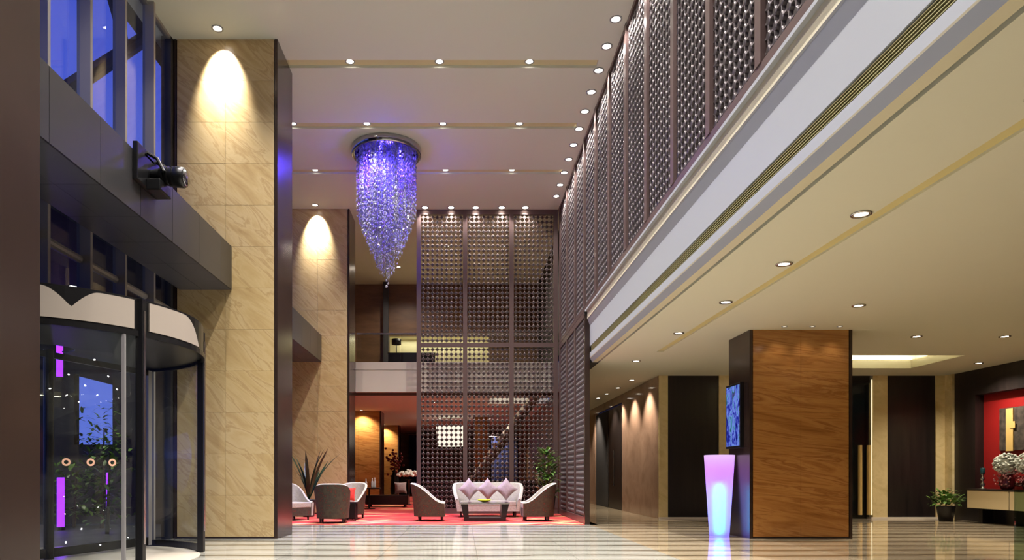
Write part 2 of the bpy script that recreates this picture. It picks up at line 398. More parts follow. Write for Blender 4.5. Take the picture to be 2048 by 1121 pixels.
wall('wall_lounge_back', M['walnut'], (-5.2, 5.0, 41.8, 42, 0, LZ))
# mezzanine back wall with a lit opening
wall('wall_mezzanine', M['walnut'], (-5.2, -2.87, 27.5, 27.7, 4.45, HZ), (1.05, 3.1, 27.5, 27.7, 4.45, HZ), (-2.87, 1.05, 27.5, 27.7, 6.58, HZ))
wall('wall_mezzanine_room', M['lit_wall'], (-3.2, 1.3, 29.4, 29.5, 4.3, 6.9), (-3.2, -3.1, 27.7, 29.4, 4.3, 6.9), (1.2, 1.3, 27.7, 29.4, 4.3, 6.9), (-3.2, 1.3, 27.7, 29.5, 6.8, 6.9), (-3.2, 1.3, 27.5, 29.5, 4.2, 4.45))
# corridor wall on the right (polished brown marble) with lift doors
cw = wall('wall_corridor', M['brown_stone'], (4.92, 5.1, 17.62, 21.6, 0, LZ), (4.92, 5.1, 26.0, 31, 0, LZ), (4.92, 5.1, 21.6, 26.0, 3.35, LZ))
dr = struct('door_1', (4.92, 23.8, 0))
MB().box(5.02, 5.08, 21.62, 25.98, 0, 3.34).build('door_frame', M['ebony'], dr)
MB().box(4.95, 5.01, 21.66, 23.75, .01, 3.30).build('door_leaf', M['ebony'], dr)
MB().box(4.95, 5.01, 23.85, 25.94, .01, 3.30).build('door_leaf', M['dark'], dr)
MB().tube([(4.88, 22.6, .75), (4.88, 22.6, 1.9)], .02).build('door_handle', M['steel'], dr)
wall('wall_corridor_end', M['stone'], (3.0, 5.1, 30.9, 31.1, 0, LZ))
# far wall of the side lobby
fw = struct('wall_back', (8, 17.6, 0))
def fwall(x0, x1, mat, name, y0=17.6):
    return MB().box(x0, x1, y0, 17.75, .045, LZ).build(name, mat, fw)
fwall(4.93, 5.154, M['pil'], 'marble_pilaster', 17.56); fwall(5.154, 6.437, M['ebony'], 'ebony_panel'); fwall(6.437, 6.95, M['pil'], 'marble_pilaster', 17.56)
fwall(6.95, 9.5, M['ebony'], 'ebony_panel'); fwall(10.30, 10.66, M['pil'], 'marble_pilaster', 17.56); fwall(10.66, 11.88, M['ebony'], 'ebony_panel'); fwall(11.88, 12.16, M['pil'], 'marble_pilaster', 17.56)
MB().box(12.10, 12.5, 17.3, 17.56, .0, LZ).build('marble_pilaster', M['pil'], fw)
MB().box(10.27, 10.29, 17.58, 17.6, .1, 3.5).build('light_strip', M['led_strip'], fw)
wall('baseboard_back', M['skirt'], (4.93, 9.5, 17.54, 17.75, 0, .045), (10.25, 12.1, 17.54, 17.75, 0, .045))
d2 = struct('door_2', (9.9, 17.65, 0))
MB().box(9.5, 9.56, 17.6, 17.7, 0, LZ).box(9.56, 10.24, 17.6, 17.7, 3.42, LZ).build('door_frame', M['blackmetal'], d2)
MB().box(9.56, 10.24, 17.63, 17.645, .02, 3.42).build('door_pane', M['door_glass'], d2)
for hx in (9.98, 10.20): MB().tube([(hx, 17.57, .1), (hx, 17.57, 1.85)], .05, 10).build('door_handle', M['art_gold'], d2)
wall('wall_behind_door', pm('slate_blue_panel', lin(96, 112, 124), .5), (8.5, 11.2, 19.5, 19.6, 0, LZ), (8.4, 8.5, 17.76, 19.6, 0, LZ), (11.2, 11.3, 17.76, 19.6, 0, LZ), (8.4, 11.3, 17.76, 19.6, LZ, LZ + .1))

# ---- columns
tile_cache = {}
def column(x0, x1, y0, y1, zt, mat, label, nrow, ncol, group, bottom=0.0):
    cx = (x0 + x1) / 2
    t_ = thing('clad_column', label, 'column', (cx, (y0 + y1) / 2, bottom), group)
    ed = .05
    MB().box(x0 + ed + .01, x1 - ed - .01, y0 + .03, y1 - .03, bottom, zt).build('core', M['dark'], t_)
    MB().box(x0, x0 + ed, y0, y1, bottom, zt).build('side_panel', M['metal'], t_)
    MB().box(x1 - ed, x1, y0, y1, bottom, zt).build('side_panel', M['metal'], t_)
    MB().box(x0 + ed, x1 - ed, y0 + .012, y1 - .012, bottom, bottom + .035).build('plinth', M['metal'], t_)
    dx = (x1 - x0 - 2 * ed - .02) / ncol; dz = (zt - bottom - .04) / nrow; g = .0014
    key = (round(dx, 3), round(dz, 3), mat.name)
    if key not in tile_cache: tile_cache[key] = MB().box(g, dx - g, 0, .025, g, dz - g).mesh('stone_tile', mat)
    for i in range(ncol):
        for j in range(nrow):
            jit = random.uniform(-.001, .001)
            inst('stone_tile', tile_cache[key], (x0 + ed + .01 + i * dx, y0 + .004 + jit, bottom + .04 + j * dz), t_)
            if zt > 5 and y1 < 14: continue
    return t_
CX = (-4.967, -3.18)
column(*CX, 4.28, 5.27, HZ, M['stone'], 'nearest brown metal sided column at the left edge of the hall', 12, 2, None)
column(*CX, 12.03, 13.07, HZ, M['stone'], 'tall beige marble column beside the revolving door', 12, 2, None)
column(*CX, 19.70, 20.74, HZ, M['stone'], 'tall beige marble column behind the left armchairs', 12, 2, None)
column(*CX, 27.37, 28.41, LZ, M['wood_stone'], 'amber marble column in the lounge behind the hall', 5, 2, None)
column(*CX, 35.04, 36.08, LZ, M['wood_stone'], 'farthest amber marble column deep in the lounge', 5, 2, None)
column(4.935, 6.70, 12.03, 12.97, LZ, M['wood_stone'], 'amber veined marble column carrying the wall screen', 5, 2, None)

# ---- left curtain wall
wl = struct('wall_left', (-5.0, 9, 0))
def bay(y0, y1, first):
    ys = []; q = first
    while q > y0: ys.append(q); q -= .945
    mm = MB().box(-5.06, -4.88, -.03, .03, 0, HZ).mesh('mullion', M['mullion'])
    for q in ys: inst('mullion', mm, (0, q, 0), wl)
    ed = [y1] + ys + [y0]
    for a, c_ in zip(ed[:-1], ed[1:]):
        if a - c_ < .12: continue
        for z0, z1 in ((.05, 3.88), (3.99, HZ - .05)):
            MB().box(-5.035, -5.02, c_ + .03, a - .03, z0, z1).build('glass_pane', M['pane'], wl)
    MB().tube([(-5.03, y0, 3.935), (-5.03, y1, 3.935)], .055, 10).build('transom', M['mullion'], wl)
    MB().box(-5.07, -4.98, y0, y1, HZ - .05, HZ).build('head_rail', M['mullion'], wl)
    MB().box(-5.12, -4.975, y1 - .03, y1 + .12, 0, HZ).build('jamb', M['facade'], wl)
    MB().box(-5.12, -4.975, y0 - .12, y0, 0, HZ).build('jamb', M['facade'], wl)
# glass left out of the lower part where the revolving door stands
def bay_main():
    y0, y1 = 5.27, 12.03
    ys = [12.03 - .93 - .945 * k for k in range(7)]
    mu_full = MB().box(-5.06, -4.88, -.028, .028, 0, HZ).mesh('mullion', M['mullion'])
    mu_up = MB().box(-5.06, -4.88, -.028, .028, 3.2, HZ).mesh('mullion', M['mullion'])
    D0, D1 = 7.2, 10.92
    for q in ys: inst('mullion', mu_up if D0 < q < D1 else mu_full, (0, q, 0), wl)
    ed = [y1] + ys + [y0]
    for a, c_ in zip(ed[:-1], ed[1:]):
        if a - c_ < .1: continue
        zs = [(3.99, HZ - .05), (3.2, 3.88)]
        if c_ >= D1 - .1 or a <= D0: zs[1] = (.05, 3.88)
        for z0, z1 in zs:
            MB().box(-5.035, -5.02, c_ + .03, a - .03, z0, z1).build('glass_pane', M['pane'], wl)
    MB().tube([(-5.03, y0, 3.935), (-5.03, y1, 3.935)], .055, 10).build('transom', M['mullion'], wl)
    MB().box(-5.07, -4.98, y0, y1, HZ - .05, HZ).build('head_rail', M['mullion'], wl)
    MB().box(-5.14, -4.975, y1 - .09, y1 + .2, 0, HZ).build('jamb', M['facade'], wl)
bay_main(); bay(13.07, 19.70, 18.8)
bay(-5, 4.28, 3.4)

# ---- grey canopies
def canopy(y0, y1, label, seam0):
    t_ = thing('entrance_canopy', label, 'canopy', (-4.4, (y0 + y1) / 2, 4.29))
    MB().box(-4.86, -3.99, y0 + .02, y1 - .004, 4.31, 5.01).build('core', M['dark'], t_)
    seams = [s_ for s_ in [seam0 - .955 * k for k in range(9)] if y0 + .05 < s_ < y1 - .05]
    ed = [y1] + seams + [y0]
    for a, b_ in zip(ed[:-1], ed[1:]):
        MB().box(-3.988, -3.965, b_ + .004, a - .004, 4.29, 5.03).build('fascia_panel', M['canopy'], t_)
        MB().box(-4.47, -3.99, b_ + .003, a - .003, 4.29, 4.308).build('soffit_panel', M['soffit_lit'], t_)
        MB().box(-4.86, -4.476, b_ + .003, a - .003, 4.29, 4.308).build('soffit_panel', M['soffit_lit'], t_)
    MB().box(-4.86, -3.99, y0 + .01, y1 - .01, 5.012, 5.03).build('top_plate', M['canopy'], t_)
    return t_
canopy(5.28, 12.03, 'long grey panelled canopy above the revolving door', 11.49)
canopy(13.08, 19.70, 'far grey panelled canopy between the two tall columns', 19.2)

# ---- outdoors
wall('ground_outside', M['asphalt'], (-60, -5.06, -40, 80, -.3, -.02))
wall('roof_overhang', M['facade'], (-6.2, -5.3, -5, 40, 9.5, 9.7))
wall('roof_outside_canopy', M['facade'], (-13, -5.15, -5, 30, 4.45, 4.9))
br = thing('roof_brace', 'dark diagonal steel brace outside the upper windows', 'brace', (-6.1, 12, 7.2))
MB().tube([(-6.1, 10.2, 6.5), (-6.1, 13.45, 9.5)], .13, 8).build('diagonal_tube', M['facade'], br)
MB().tube([(-6.1, 12.7, 8.82), (-6.1, 12.1, 9.5)], .09, 8).build('diagonal_tube', M['facade'], br)
portal = wall('wall_portal', M['facade'], (-16, -8.65, 15.6, 15.8, 0, 4.44), (-7.8, -5.3, 15.6, 15.8, 0, 4.44), (-8.65, -7.8, 15.6, 15.8, 3.36, 4.44), (-8.65, -7.8, 15.6, 15.8, 0, 1.78))

# ================================================================== LATTICE SCREENS
PITCH = .1322
def lattice_mesh(nx, nz, p=PITCH, r=.34, bw=.10, th=.035, mat='lattice'):
    q = MB(); W_ = nx * p; H_ = nz * p
    for i in range(nx):
        x = (i + .5) * p
        q.box(x - bw * p / 2, x + bw * p / 2, .006, th - .006, 0, H_)
    for j in range(nz):
        z = (j + .5) * p
        q.box(0, W_, .008, th - .008, z - bw * p / 2, z + bw * p / 2)
    k = 10; caps = []
    for i in range(nx):
        for j in range(nz):
            cx, cz = (i + .5) * p, (j + .5) * p; n0 = len(q.v)
            ring = [(math.cos(2 * math.pi * a / k), math.sin(2 * math.pi * a / k)) for a in range(k)]
            q.v += [(cx + r * p * .70 * c_, 0, cz + r * p * .70 * s_) for c_, s_ in ring]
            q.v += [(cx + r * p * c_, .008, cz + r * p * s_) for c_, s_ in ring]
            q.v += [(cx + r * p * c_, th, cz + r * p * s_) for c_, s_ in ring]
            caps.append(len(q.f)); q.f.append(tuple(n0 + a for a in range(k)))
            q.f.append(tuple(n0 + 2 * k + a for a in range(k))[::-1])
            for a in range(k):
                b_ = (a + 1) % k
                q.f.append((n0 + a, n0 + k + a, n0 + k + b_, n0 + b_)); q.f.append((n0 + k + a, n0 + 2 * k + a, n0 + 2 * k + b_, n0 + k + b_))
    me = q.mesh('lattice_panel', M[mat], fix=True); me.materials.append(M['lattice_face'])
    for c_ in caps: me.polygons[c_].material_index = 1
    return me
# back screen
bs = thing('lattice_screen', 'tall bronze lattice screen across the back of the hall behind the sofa', 'screen', (.73, 19.8, 0))
bx = [-1.235, .075, 1.385, 2.69]
mu = MB().box(-.06, .06, 19.74, 19.86, .16, 8.46).mesh('upright', M['lattice_frame'])
for x in bx: inst('upright', mu, (x if x < 2.6 else 2.63, 0, 0), bs)
for nm, z0, z1 in (('bottom_rail', .012, .16), ('middle_rail', 4.72, 4.84), ('top_rail', 8.46, 8.6)):
    MB().box(-1.295, 2.69, 19.75, 19.85, z0, z1).build(nm, M['lattice_frame'], bs)
lp_hi = lattice_mesh(9, 27, p=(8.46 - 4.84) / 27); lp_lo = lattice_mesh(9, 34, p=(4.72 - .16) / 34)
for a, b_ in ((-1.235, .075), (.075, 1.385), (1.385, 2.63)):
    for me, z, p in ((lp_hi, 4.84, (8.46 - 4.84) / 27), (lp_lo, .16, (4.72 - .16) / 34)):
        o = inst('lattice_panel', me, (a + .06, 19.78, z), bs); o.scale = ((b_ - a - .12) / (9 * p), 1, 1)
# right screen (plane x = 2.71)
rs = thing('lattice_screen', 'long bronze lattice screen above the white balcony fascia on the right', 'screen', (2.75, 12, 4.72))
my = [6.41 + 1.3125 * k for k in range(-5, 11)]
mu = MB().box(2.70, 2.79, -.065, .065, 4.85, HZ).mesh('upright', M['lattice_frame'])
MB().box(2.71, 2.83, -5, 19.73, 4.762, 4.85).build('bottom_rail', M['lattice_frame'], rs)
MB().box(2.71, 2.83, -5, 19.73, 8.53, 8.6).build('top_rail', M['lattice_frame'], rs)
pz = (8.53 - 4.85) / 28
lp = lattice_mesh(9, 28, p=pz, r=.33, bw=.12, th=.05, mat='lattice_side')
for k, y in enumerate(my):
    inst('upright', mu, (0, y, 0), rs)
    if k < len(my) - 1:
        o = inst('lattice_panel', lp, (2.735, y + 1.3125 - .065, 4.85), rs, (0, 0, R(-90))); o.scale = ((1.3125 - .13) / (9 * pz), 1, 1)
rl = thing('lattice_screen', 'lower bronze lattice screen standing on the carpet at the right', 'screen', (2.75, 17.6, 0))
MB().box(2.71, 2.82, 15.5, 15.63, 0, 4.66).build('end_post', M['metal'], rl)
MB().box(2.71, 2.80, 15.63, 19.73, .012, .16).build('bottom_rail', M['lattice_frame'], rl)
MB().box(2.71, 2.80, 15.63, 19.73, 4.62, 4.75).build('top_rail', M['lattice_frame'], rl)
MB().box(2.79, 2.84, 15.63, 19.73, .16, 4.62).build('backing_board', M['dark'], rl)
mu = MB().box(2.70, 2.788, -.05, .05, .16, 4.62).mesh('upright', M['lattice_frame'])
pz2 = (4.62 - .16) / 34; lp2 = lattice_mesh(9, 34, p=pz2, th=.05, mat='lattice_side')
for y in (16.91, 18.22, 19.53): inst('upright', mu, (0, y, 0), rl)
for a, b_ in ((15.63, 16.86), (16.96, 18.17), (18.27, 19.48)):
    o = inst('lattice_panel', lp2, (2.725, b_, .16), rl, (0, 0, R(-90))); o.scale = ((b_ - a) / (9 * pz2), 1, 1)

# ================================================================== DOWNLIGHTS
def ring_mesh(r0, r1, h): return MB().lathe([(r0, 0), (r1, 0), (r1, -h), (r0 + .006, -h), (r0, -h + .004)], 20, closed=True)
trim_me = ring_mesh(.062, .095, .012).mesh('trim_ring', M['steel'], True)
trim_w = ring_mesh(.062, .088, .012).mesh('trim_ring', M['white'], True)
lens_me = MB().lathe([(.001, -.004), (.062, -.004), (.062, -.001), (.001, -.001)], 20, closed=True).mesh('lens', M['lens'])
lens_dim = MB().lathe([(.001, -.004), (.062, -.004), (.062, -.001), (.001, -.001)], 20, closed=True).mesh('lens', M['lens_dim'])
def downlight(x, y, z, label, group, power, angle=110, tilt=(0, 0), trim=trim_w, lens=lens_me, color=WARM, blend=.8, scale=1.0):
    d = thing('downlight', label, 'downlight', (x, y, z), group)
    a = inst('trim_ring', trim, (x, y, z), d); b_ = inst('lens', lens, (x, y, z), d)
    if scale != 1: a.scale = b_.scale = (scale, scale, 1)
    if power: spot(d, (x, y, z - .03), power, angle, blend, color, .05, tilt)
    return d
LR = ['leftmost', 'second from the left', 'third from the left', 'rightmost']
SN = {17.3: 'farthest', 15.02: 'middle', 12.76: 'nearest'}
for s_ in slots:
    xs = [-3.64, -2.05, -.42, 1.22]
    for i, x in enumerate(xs):
        if s_ in SN: lab = '%s downlight in the %s gold ceiling slot of the hall' % (LR[i], SN[s_])
        else: lab = '%s unseen downlight added in the %s gold ceiling slot from the back' % (LR[i], ORD[slots.index(s_)])  # slots out of view, their lamps added to fill the hall with light
        downlight(x, s_, HZ + .05, lab, 'slot downlights in the hall ceiling', P_SLOT * (.45 if i == 0 else 1), 108, color=SOFT, blend=1)
rowy = [11.5 + .73 * k for k in range(11)]
for k, y in enumerate(rowy):
    downlight(2.52, y, HZ, '%s downlight from the front in the row along the lattice screen' % ORD[k], 'downlights along the right lattice screen', P_ROW, 120, (0, -12), color=SOFT, scale=1.15)
for k in range(9):
    downlight(2.52, 10.77 - .73 * k, HZ, '%s unseen downlight added towards the camera beyond the visible lattice row' % ORD[k], 'downlights along the right lattice screen', P_ROW, 120, (0, -12), color=SOFT, scale=1.15)  # row continued out of view to keep light on the near lattice
for k, x in enumerate((-1.05, -.32, .37, 1.10, 1.76)):
    downlight(x, 19.6, HZ, '%s downlight from the left over the back lattice screen' % ORD[k], 'downlights over the back lattice screen', P_BACK, 110, (8, 0), color=SOFT, scale=1.3)
downlight(-4.11, 11.74, HZ, 'bright downlight washing the column beside the revolving door', 'column downlights', P_COL, 62, (29, 0), scale=1.1, blend=1, color=SOFT)
downlight(-4.09, 19.42, HZ, 'bright downlight washing the column behind the left armchairs', 'column downlights', P_COL, 62, (29, 0), scale=1.1, blend=1, color=SOFT)
low = [(3.81, 6.69), (3.80, 8.27), (3.80, 10.1), (3.80, 12.3), (3.80, 15.3)]
for k, (x, y) in enumerate(low):
    downlight(x, y, LZ, '%s steel rimmed downlight from the front beside the low ceiling slot' % ORD[k], 'steel downlights in the low ceiling', P_LOW, 90, trim=trim_me, blend=1)
for lab, x, y in (('steel rimmed downlight in front of the amber marble column', 5.83, 10.3), ('steel rimmed downlight right of the amber marble column', 8.17, 12.6),
                  ('steel rimmed downlight near the right edge of the low ceiling', 9.76, 12.6), ('small downlight by the dark right wall near the red niche', 11.5, 15.6)):
    downlight(x, y, LZ, lab, 'steel downlights in the low ceiling', P_LOW * (1 if x < 6 else 2.1), 90 if x < 6 else 140, trim=trim_me, blend=1)
for k, (x, y) in enumerate(((3.81, 4.6), (5.83, 6.5), (8.17, 6.5), (8.17, 9.5))):
    downlight(x, y, LZ, '%s unseen steel rimmed downlight of the low ceiling nearer the camera' % ORD[k], 'steel downlights in the low ceiling', P_LOW, 90, trim=trim_me, blend=1)
for k, x in enumerate((5.40, 5.87, 6.33)):
    downlight(x, 11.74, LZ, '%s tiny spotlight in front of the amber marble column' % ['left', 'middle', 'right'][k], 'tiny spotlights over the amber column', 7, 80, (20, 0), lens=lens_dim, scale=.55)
for k, (x, y) in enumerate(((4.45, 18.4), (4.44, 20.0), (4.43, 21.5), (4.40, 22.7), (4.40, 25.5), (4.40, 28))):
    downlight(x, y, LZ, '%s downlight from the front in the corridor by the brown marble wall' % ORD[k], 'corridor downlights', P_CORR, 90, (0, -14))
for k, (x, y) in enumerate(((-3.9, 27.0), (-1.0, 24.0), (1.2, 24.0), (-1.0, 31.0), (1.2, 31), (-3.9, 34.7))):
    downlight(x, y, LZ, '%s downlight from the front in the lounge ceiling behind the hall' % ORD[k], 'lounge downlights', 330, 120, (10 if x < -3 else 0, 0))
d = bpy.data.lights.new('lamp', 'AREA'); d.energy = 22; d.color = lin(255, 246, 214)[:3]; d.shape = 'RECTANGLE'; d.size = 3.6; d.size_y = .2
o = bpy.data.objects.new('lamp_light', d); COL.objects.link(o); o.location = (-.9, 29.1, 6.75)
for x in (-.52, 1.31):
    downlight(x, 22.9, HZ, '%s downlight in the mezzanine ceiling behind the lattice' % ('left' if x < 0 else 'right'), 'mezzanine downlights', 600, 150)
downlight(-2.3, 25.2, HZ, 'added downlight in the mezzanine ceiling beside the slim dark post', 'mezzanine downlights', 380, 150)  # extra lamp added to brighten the mezzanine ceiling

# ================================================================== CHANDELIER
CXY = (-1.75, 16.1)
chd = thing('chandelier', 'long blue lit chandelier of glass drops hanging from a round steel ring', 'chandelier', (CXY[0], CXY[1], HZ))
ring_ = MB().lathe([(.70, HZ), (.79, HZ), (.80, HZ - .02), (.80, HZ - .15), (.77, HZ - .17), (.72, HZ - .16), (.70, HZ - .12)], 48, (CXY[0], CXY[1], 0), True).build('ceiling_ring', M['chrome'], chd, True)
MB().lathe([(.001, HZ - .015), (.70, HZ - .015), (.70, HZ - .005), (.001, HZ - .005)], 36, (CXY[0], CXY[1], 0), True).build('mirror_plate', M['chrome'], ring_)
m = bpy.data.materials.new('glass_drop'); m.use_nodes = True; t = m.node_tree; t.nodes.clear()
o_ = t.nodes.new('ShaderNodeOutputMaterial'); m1 = t.nodes.new('ShaderNodeMixShader'); m2 = t.nodes.new('ShaderNodeMixShader')
tl = t.nodes.new('ShaderNodeBsdfTranslucent'); df = t.nodes.new('ShaderNodeBsdfDiffuse'); gl = t.nodes.new('ShaderNodeBsdfGlossy')
tl.inputs[0].default_value = (.55, .55, .58, 1); df.inputs[0].default_value = (.5, .5, .53, 1); gl.inputs['Roughness'].default_value = .12
m1.inputs[0].default_value = .5; m2.inputs[0].default_value = .16
t.links.new(tl.outputs[0], m1.inputs[1]); t.links.new(df.outputs[0], m1.inputs[2]); t.links.new(m1.outputs[0], m2.inputs[1]); t.links.new(gl.outputs[0], m2.inputs[2]); t.links.new(m2.outputs[0], o_.inputs[0])
M['drop'] = m
rc = random.Random(3); drops = MB(); wires = MB()
def r_at(z):   # envelope radius by height
    zz = [(8.45, .70), (7.25, .73), (6.9, .62), (6.5, .47), (6.1, .31), (5.75, .16), (5.5, .02)]
    for (a, ra), (b_, rb) in zip(zz[:-1], zz[1:]):
        if a >= z >= b_: return ra + (rb - ra) * (a - z) / (a - b_)
    return 0
for s_ in range(520):
    rr = .72 * math.sqrt(rc.random()); a = rc.uniform(0, 2 * math.pi); x = CXY[0] + rr * math.cos(a); y = CXY[1] + rr * math.sin(a)
    zb = 8.4
    while zb > 5.5 and r_at(zb) >= rr: zb -= .04
    wires.tube([(x, y, HZ - .02), (x, y, zb)], .0012, 3, False)
    z = 8.565 - rc.random() * .1
    while z > zb:
        k = rc.uniform(.7, 1.25); w_ = .019 * k; h = .03 * k; q = rc.uniform(0, 3)
        vs = [(x, y, z + h)] + [(x + w_ * math.cos(q + i * 2.094), y + w_ * math.sin(q + i * 2.094), z + .004 * (i - 1)) for i in range(3)] + [(x, y, z - h)]
        drops.add(vs, [(0, 1, 2), (0, 2, 3), (0, 3, 1), (4, 2, 1), (4, 3, 2), (4, 1, 3)])
        z -= rc.uniform(.105, .15)
o = drops.build('glass_drops', M['drop'], chd); o['kind'] = 'stuff'
o = wires.build('hanging_wires', M['steel'], chd); o['kind'] = 'stuff'
MB().ico((CXY[0], CXY[1], 5.44), .035).build('end_ball', M['drop'], chd, True)
cl_ = bpy.data.lights.new('lamp', 'POINT'); cl_.energy = 320; cl_.color = lin(80, 60, 255)[:3]; cl_.shadow_soft_size = .25
co_ = bpy.data.objects.new('lamp_light', cl_); COL.objects.link(co_); co_.parent = chd; co_.location = (0, 0, -.4)
BLUE = lin(66, 54, 255)[:3]; VIO = lin(122, 66, 255)[:3]
for i in range(6):
    a = i * math.pi / 3 + .3; rr = .42
    spot(chd, (CXY[0] + rr * math.cos(a), CXY[1] + rr * math.sin(a), HZ - .04), 2700, 60, .6, VIO if i % 3 == 0 else BLUE, .08)

# ================================================================== PROJECTOR ON CANOPY
pj = thing('stage_spotlight', 'black spotlight projector clamped on the edge of the grey canopy', 'spotlight', (-3.96, 8.75, 4.75))
MB().box(-3.962, -3.90, 8.4, 9.05, 4.66, 5.12).build('mounting_plate', M['black'], pj, bevel=.01)
MB().box(-4.12, -3.90, 8.60, 8.85, 5.0305, 5.06).build('clamp_hook', M['black'], pj)
MB().box(-3.90, -3.72, 8.62, 8.95, 4.62, 4.76).build('power_box', M['black'], pj, bevel=.015)
for yy in (8.67, 8.93): MB().tube([(-3.92, yy, 5.10), (-3.78, yy, 5.02), (-3.70, yy, 4.86)], .022).build('yoke_arm', M['blackmetal'], pj)
bd = MB().tube([(-3.94, 8.8, 4.86), (-3.80, 8.8, 4.86), (-3.78, 8.8, 4.86), (-3.62, 8.8, 4.85), (-3.60, 8.8, 4.85), (-3.50, 8.8, 4.84), (-3.48, 8.8, 4.84)], [.07, .09, .11, .11, .125, .125, .11], 16)
bd.build('lamp_body', M['black'], pj, True)
MB().tube([(-3.485, 8.8, 4.84), (-3.465, 8.8, 4.84)], [.11, .10], 16).build('lens', M['chrome'], pj, True)
for k in range(3):
    MB().tube([(-3.75 + k * .06, 8.8, 4.856), (-3.735 + k * .06, 8.8, 4.856)], .119, 16).build('cooling_fin', M['blackmetal'], pj)

# ================================================================== REVOLVING DOOR
DC = (-5.35, 9.05); DR = 1.88
rd = thing('revolving_door', 'round revolving door with dark glass under the grey canopy', 'door', (DC[0], DC[1], 0))
for a0, a1 in ((-96, -31), (31, 79)):
    MB().arc_wall(DC, DR - .012, DR, a0, a1, .1, 2.70, 18).build('curved_glass', M['door_glass'], rd, True)
    MB().arc_wall(DC, DR - .03, DR + .01, a0, a1, 0.005, .1, 18).build('bottom_rail', M['blackmetal'], rd)
for a in (-30, 30):
    px, py = DC[0] + DR * math.cos(R(a)), DC[1] + DR * math.sin(R(a))
    MB().box(px - .05, px + .035, py - .045, py + .045, 0.005, 3.14).build('door_post', M['blackmetal'], rd, bevel=.008)
    MB().box(px + .036, px + .046, py - .03, py + .02, .3, 3.0).build('post_trim', M['steel'], rd)
MB().arc_wall(DC, DR - .03, DR + .015, -97, 90, 2.70, 2.765, 40).build('head_ring', M['blackmetal'], rd)
MB().arc_wall(DC, DR - .06, DR - .005, -97, 90, 2.765, 3.12, 40).build('drum_wall', M['blackmetal'], rd)
MB().arc_wall(DC, .3, DR - .03, -97, 90, 2.74, 2.76, 40).build('drum_ceiling', M['canopy'], rd)
MB().arc_wall(DC, .05, DR - .005, -97, 90, 3.121, 3.14, 40).build('drum_lid', M['blackmetal'], rd)
# reflection in the metal drum, built as pale scalloped fascia panels
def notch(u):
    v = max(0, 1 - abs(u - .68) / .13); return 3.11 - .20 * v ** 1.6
def scal(peak_l, peak_r, dip, low=.22):
    def f(u):
        v = 1 - abs(u - dip) / (dip if u < dip else (1 - dip)) if 0 < dip < 1 else 0
        return 3.155 - low * max(0, v) ** 3
    return f
MB().arc_wall(DC, DR, DR + .018, -96, -33, 2.78, notch, 60).build('fascia_panel', M['drum_reflection'], rd)
MB().arc_wall(DC, DR, DR + .018, -27, 4, 2.78, lambda u: 3.11 - .33 * max(0, (u - .55) / .45) ** 2.2, 30).build('fascia_panel', M['drum_reflection'], rd)
# turning wings
MB().tube([(DC[0], DC[1], .01), (DC[0], DC[1], 2.72)], .06, 12).build('centre_shaft', M['blackmetal'], rd)
for a in (72, 252):
    ca, sa = math.cos(R(a)), math.sin(R(a)); r0, r1 = .06, 1.80
    def bar(ra, rb, z0, z1, th, name, mat):
        q = MB(); nx, ny = -sa * th, ca * th
        vs = []
        for z in (z0, z1):
            for rr, sg in ((ra, -1), (rb, -1), (rb, 1), (ra, 1)):
                vs.append((DC[0] + rr * ca + sg * nx, DC[1] + rr * sa + sg * ny, z))
        q.add(vs, [(3, 2, 1, 0), (4, 5, 6, 7), (0, 1, 5, 4), (1, 2, 6, 5), (2, 3, 7, 6), (3, 0, 4, 7)])
        return q.build(name, mat, par)
    par = rd; par = bar(r0, r1, .15, 2.62, .006, 'door_wing', M['door_glass'])
    bar(r1 - .07, r1, .03, 2.70, .022, 'wing_stile', M['mullion']); bar(r0, r1 - .07, .03, .15, .02, 'wing_rail', M['blackmetal']); bar(r0, r1 - .07, 2.62, 2.70, .02, 'wing_rail', M['blackmetal'])
px, py = DC[0] + DR * math.cos(R(-36.5)), DC[1] + DR * math.sin(R(-36.5))
MB().box(px - .018, px + .018, py - .018, py + .018, .1, 2.70).build('glass_joint', M['mullion'], rd)
MB().lathe([(.001, .002), (1.84, .002), (1.84, .006), (.001, .006)], 48, (DC[0], DC[1], 0), True).build('floor_mat', M['skirt'], rd)
# round copper decals on the near glass
for k, ang in enumerate((-54.5, -47.3, -40.5)):
    a = R(ang); c_ = Vector((DC[0] + (DR + .006) * math.cos(a), DC[1] + (DR + .006) * math.sin(a), 1.24)); nv = Vector((math.cos(a), math.sin(a), 0)); tv = Vector((-math.sin(a), math.cos(a), 0)); q = MB(); vs = []
    for rr in (.022, .042):
        for dn in (0, .004):
            for i in range(16):
                b_ = 2 * math.pi * i / 16; vs.append(c_ + nv * dn + tv * rr * math.cos(b_) + Vector((0, 0, rr * math.sin(b_))))
    fs = []
    for i in range(16):
        j = (i + 1) % 16
        fs += [(i, j, 32 + j, 32 + i), (16 + i, 48 + i, 48 + j, 16 + j), (32 + i, 32 + j, 48 + j, 48 + i), (i, 16 + i, 16 + j, j)]
    q.add(vs, fs).build('ring_decal', M['copper'], rd)

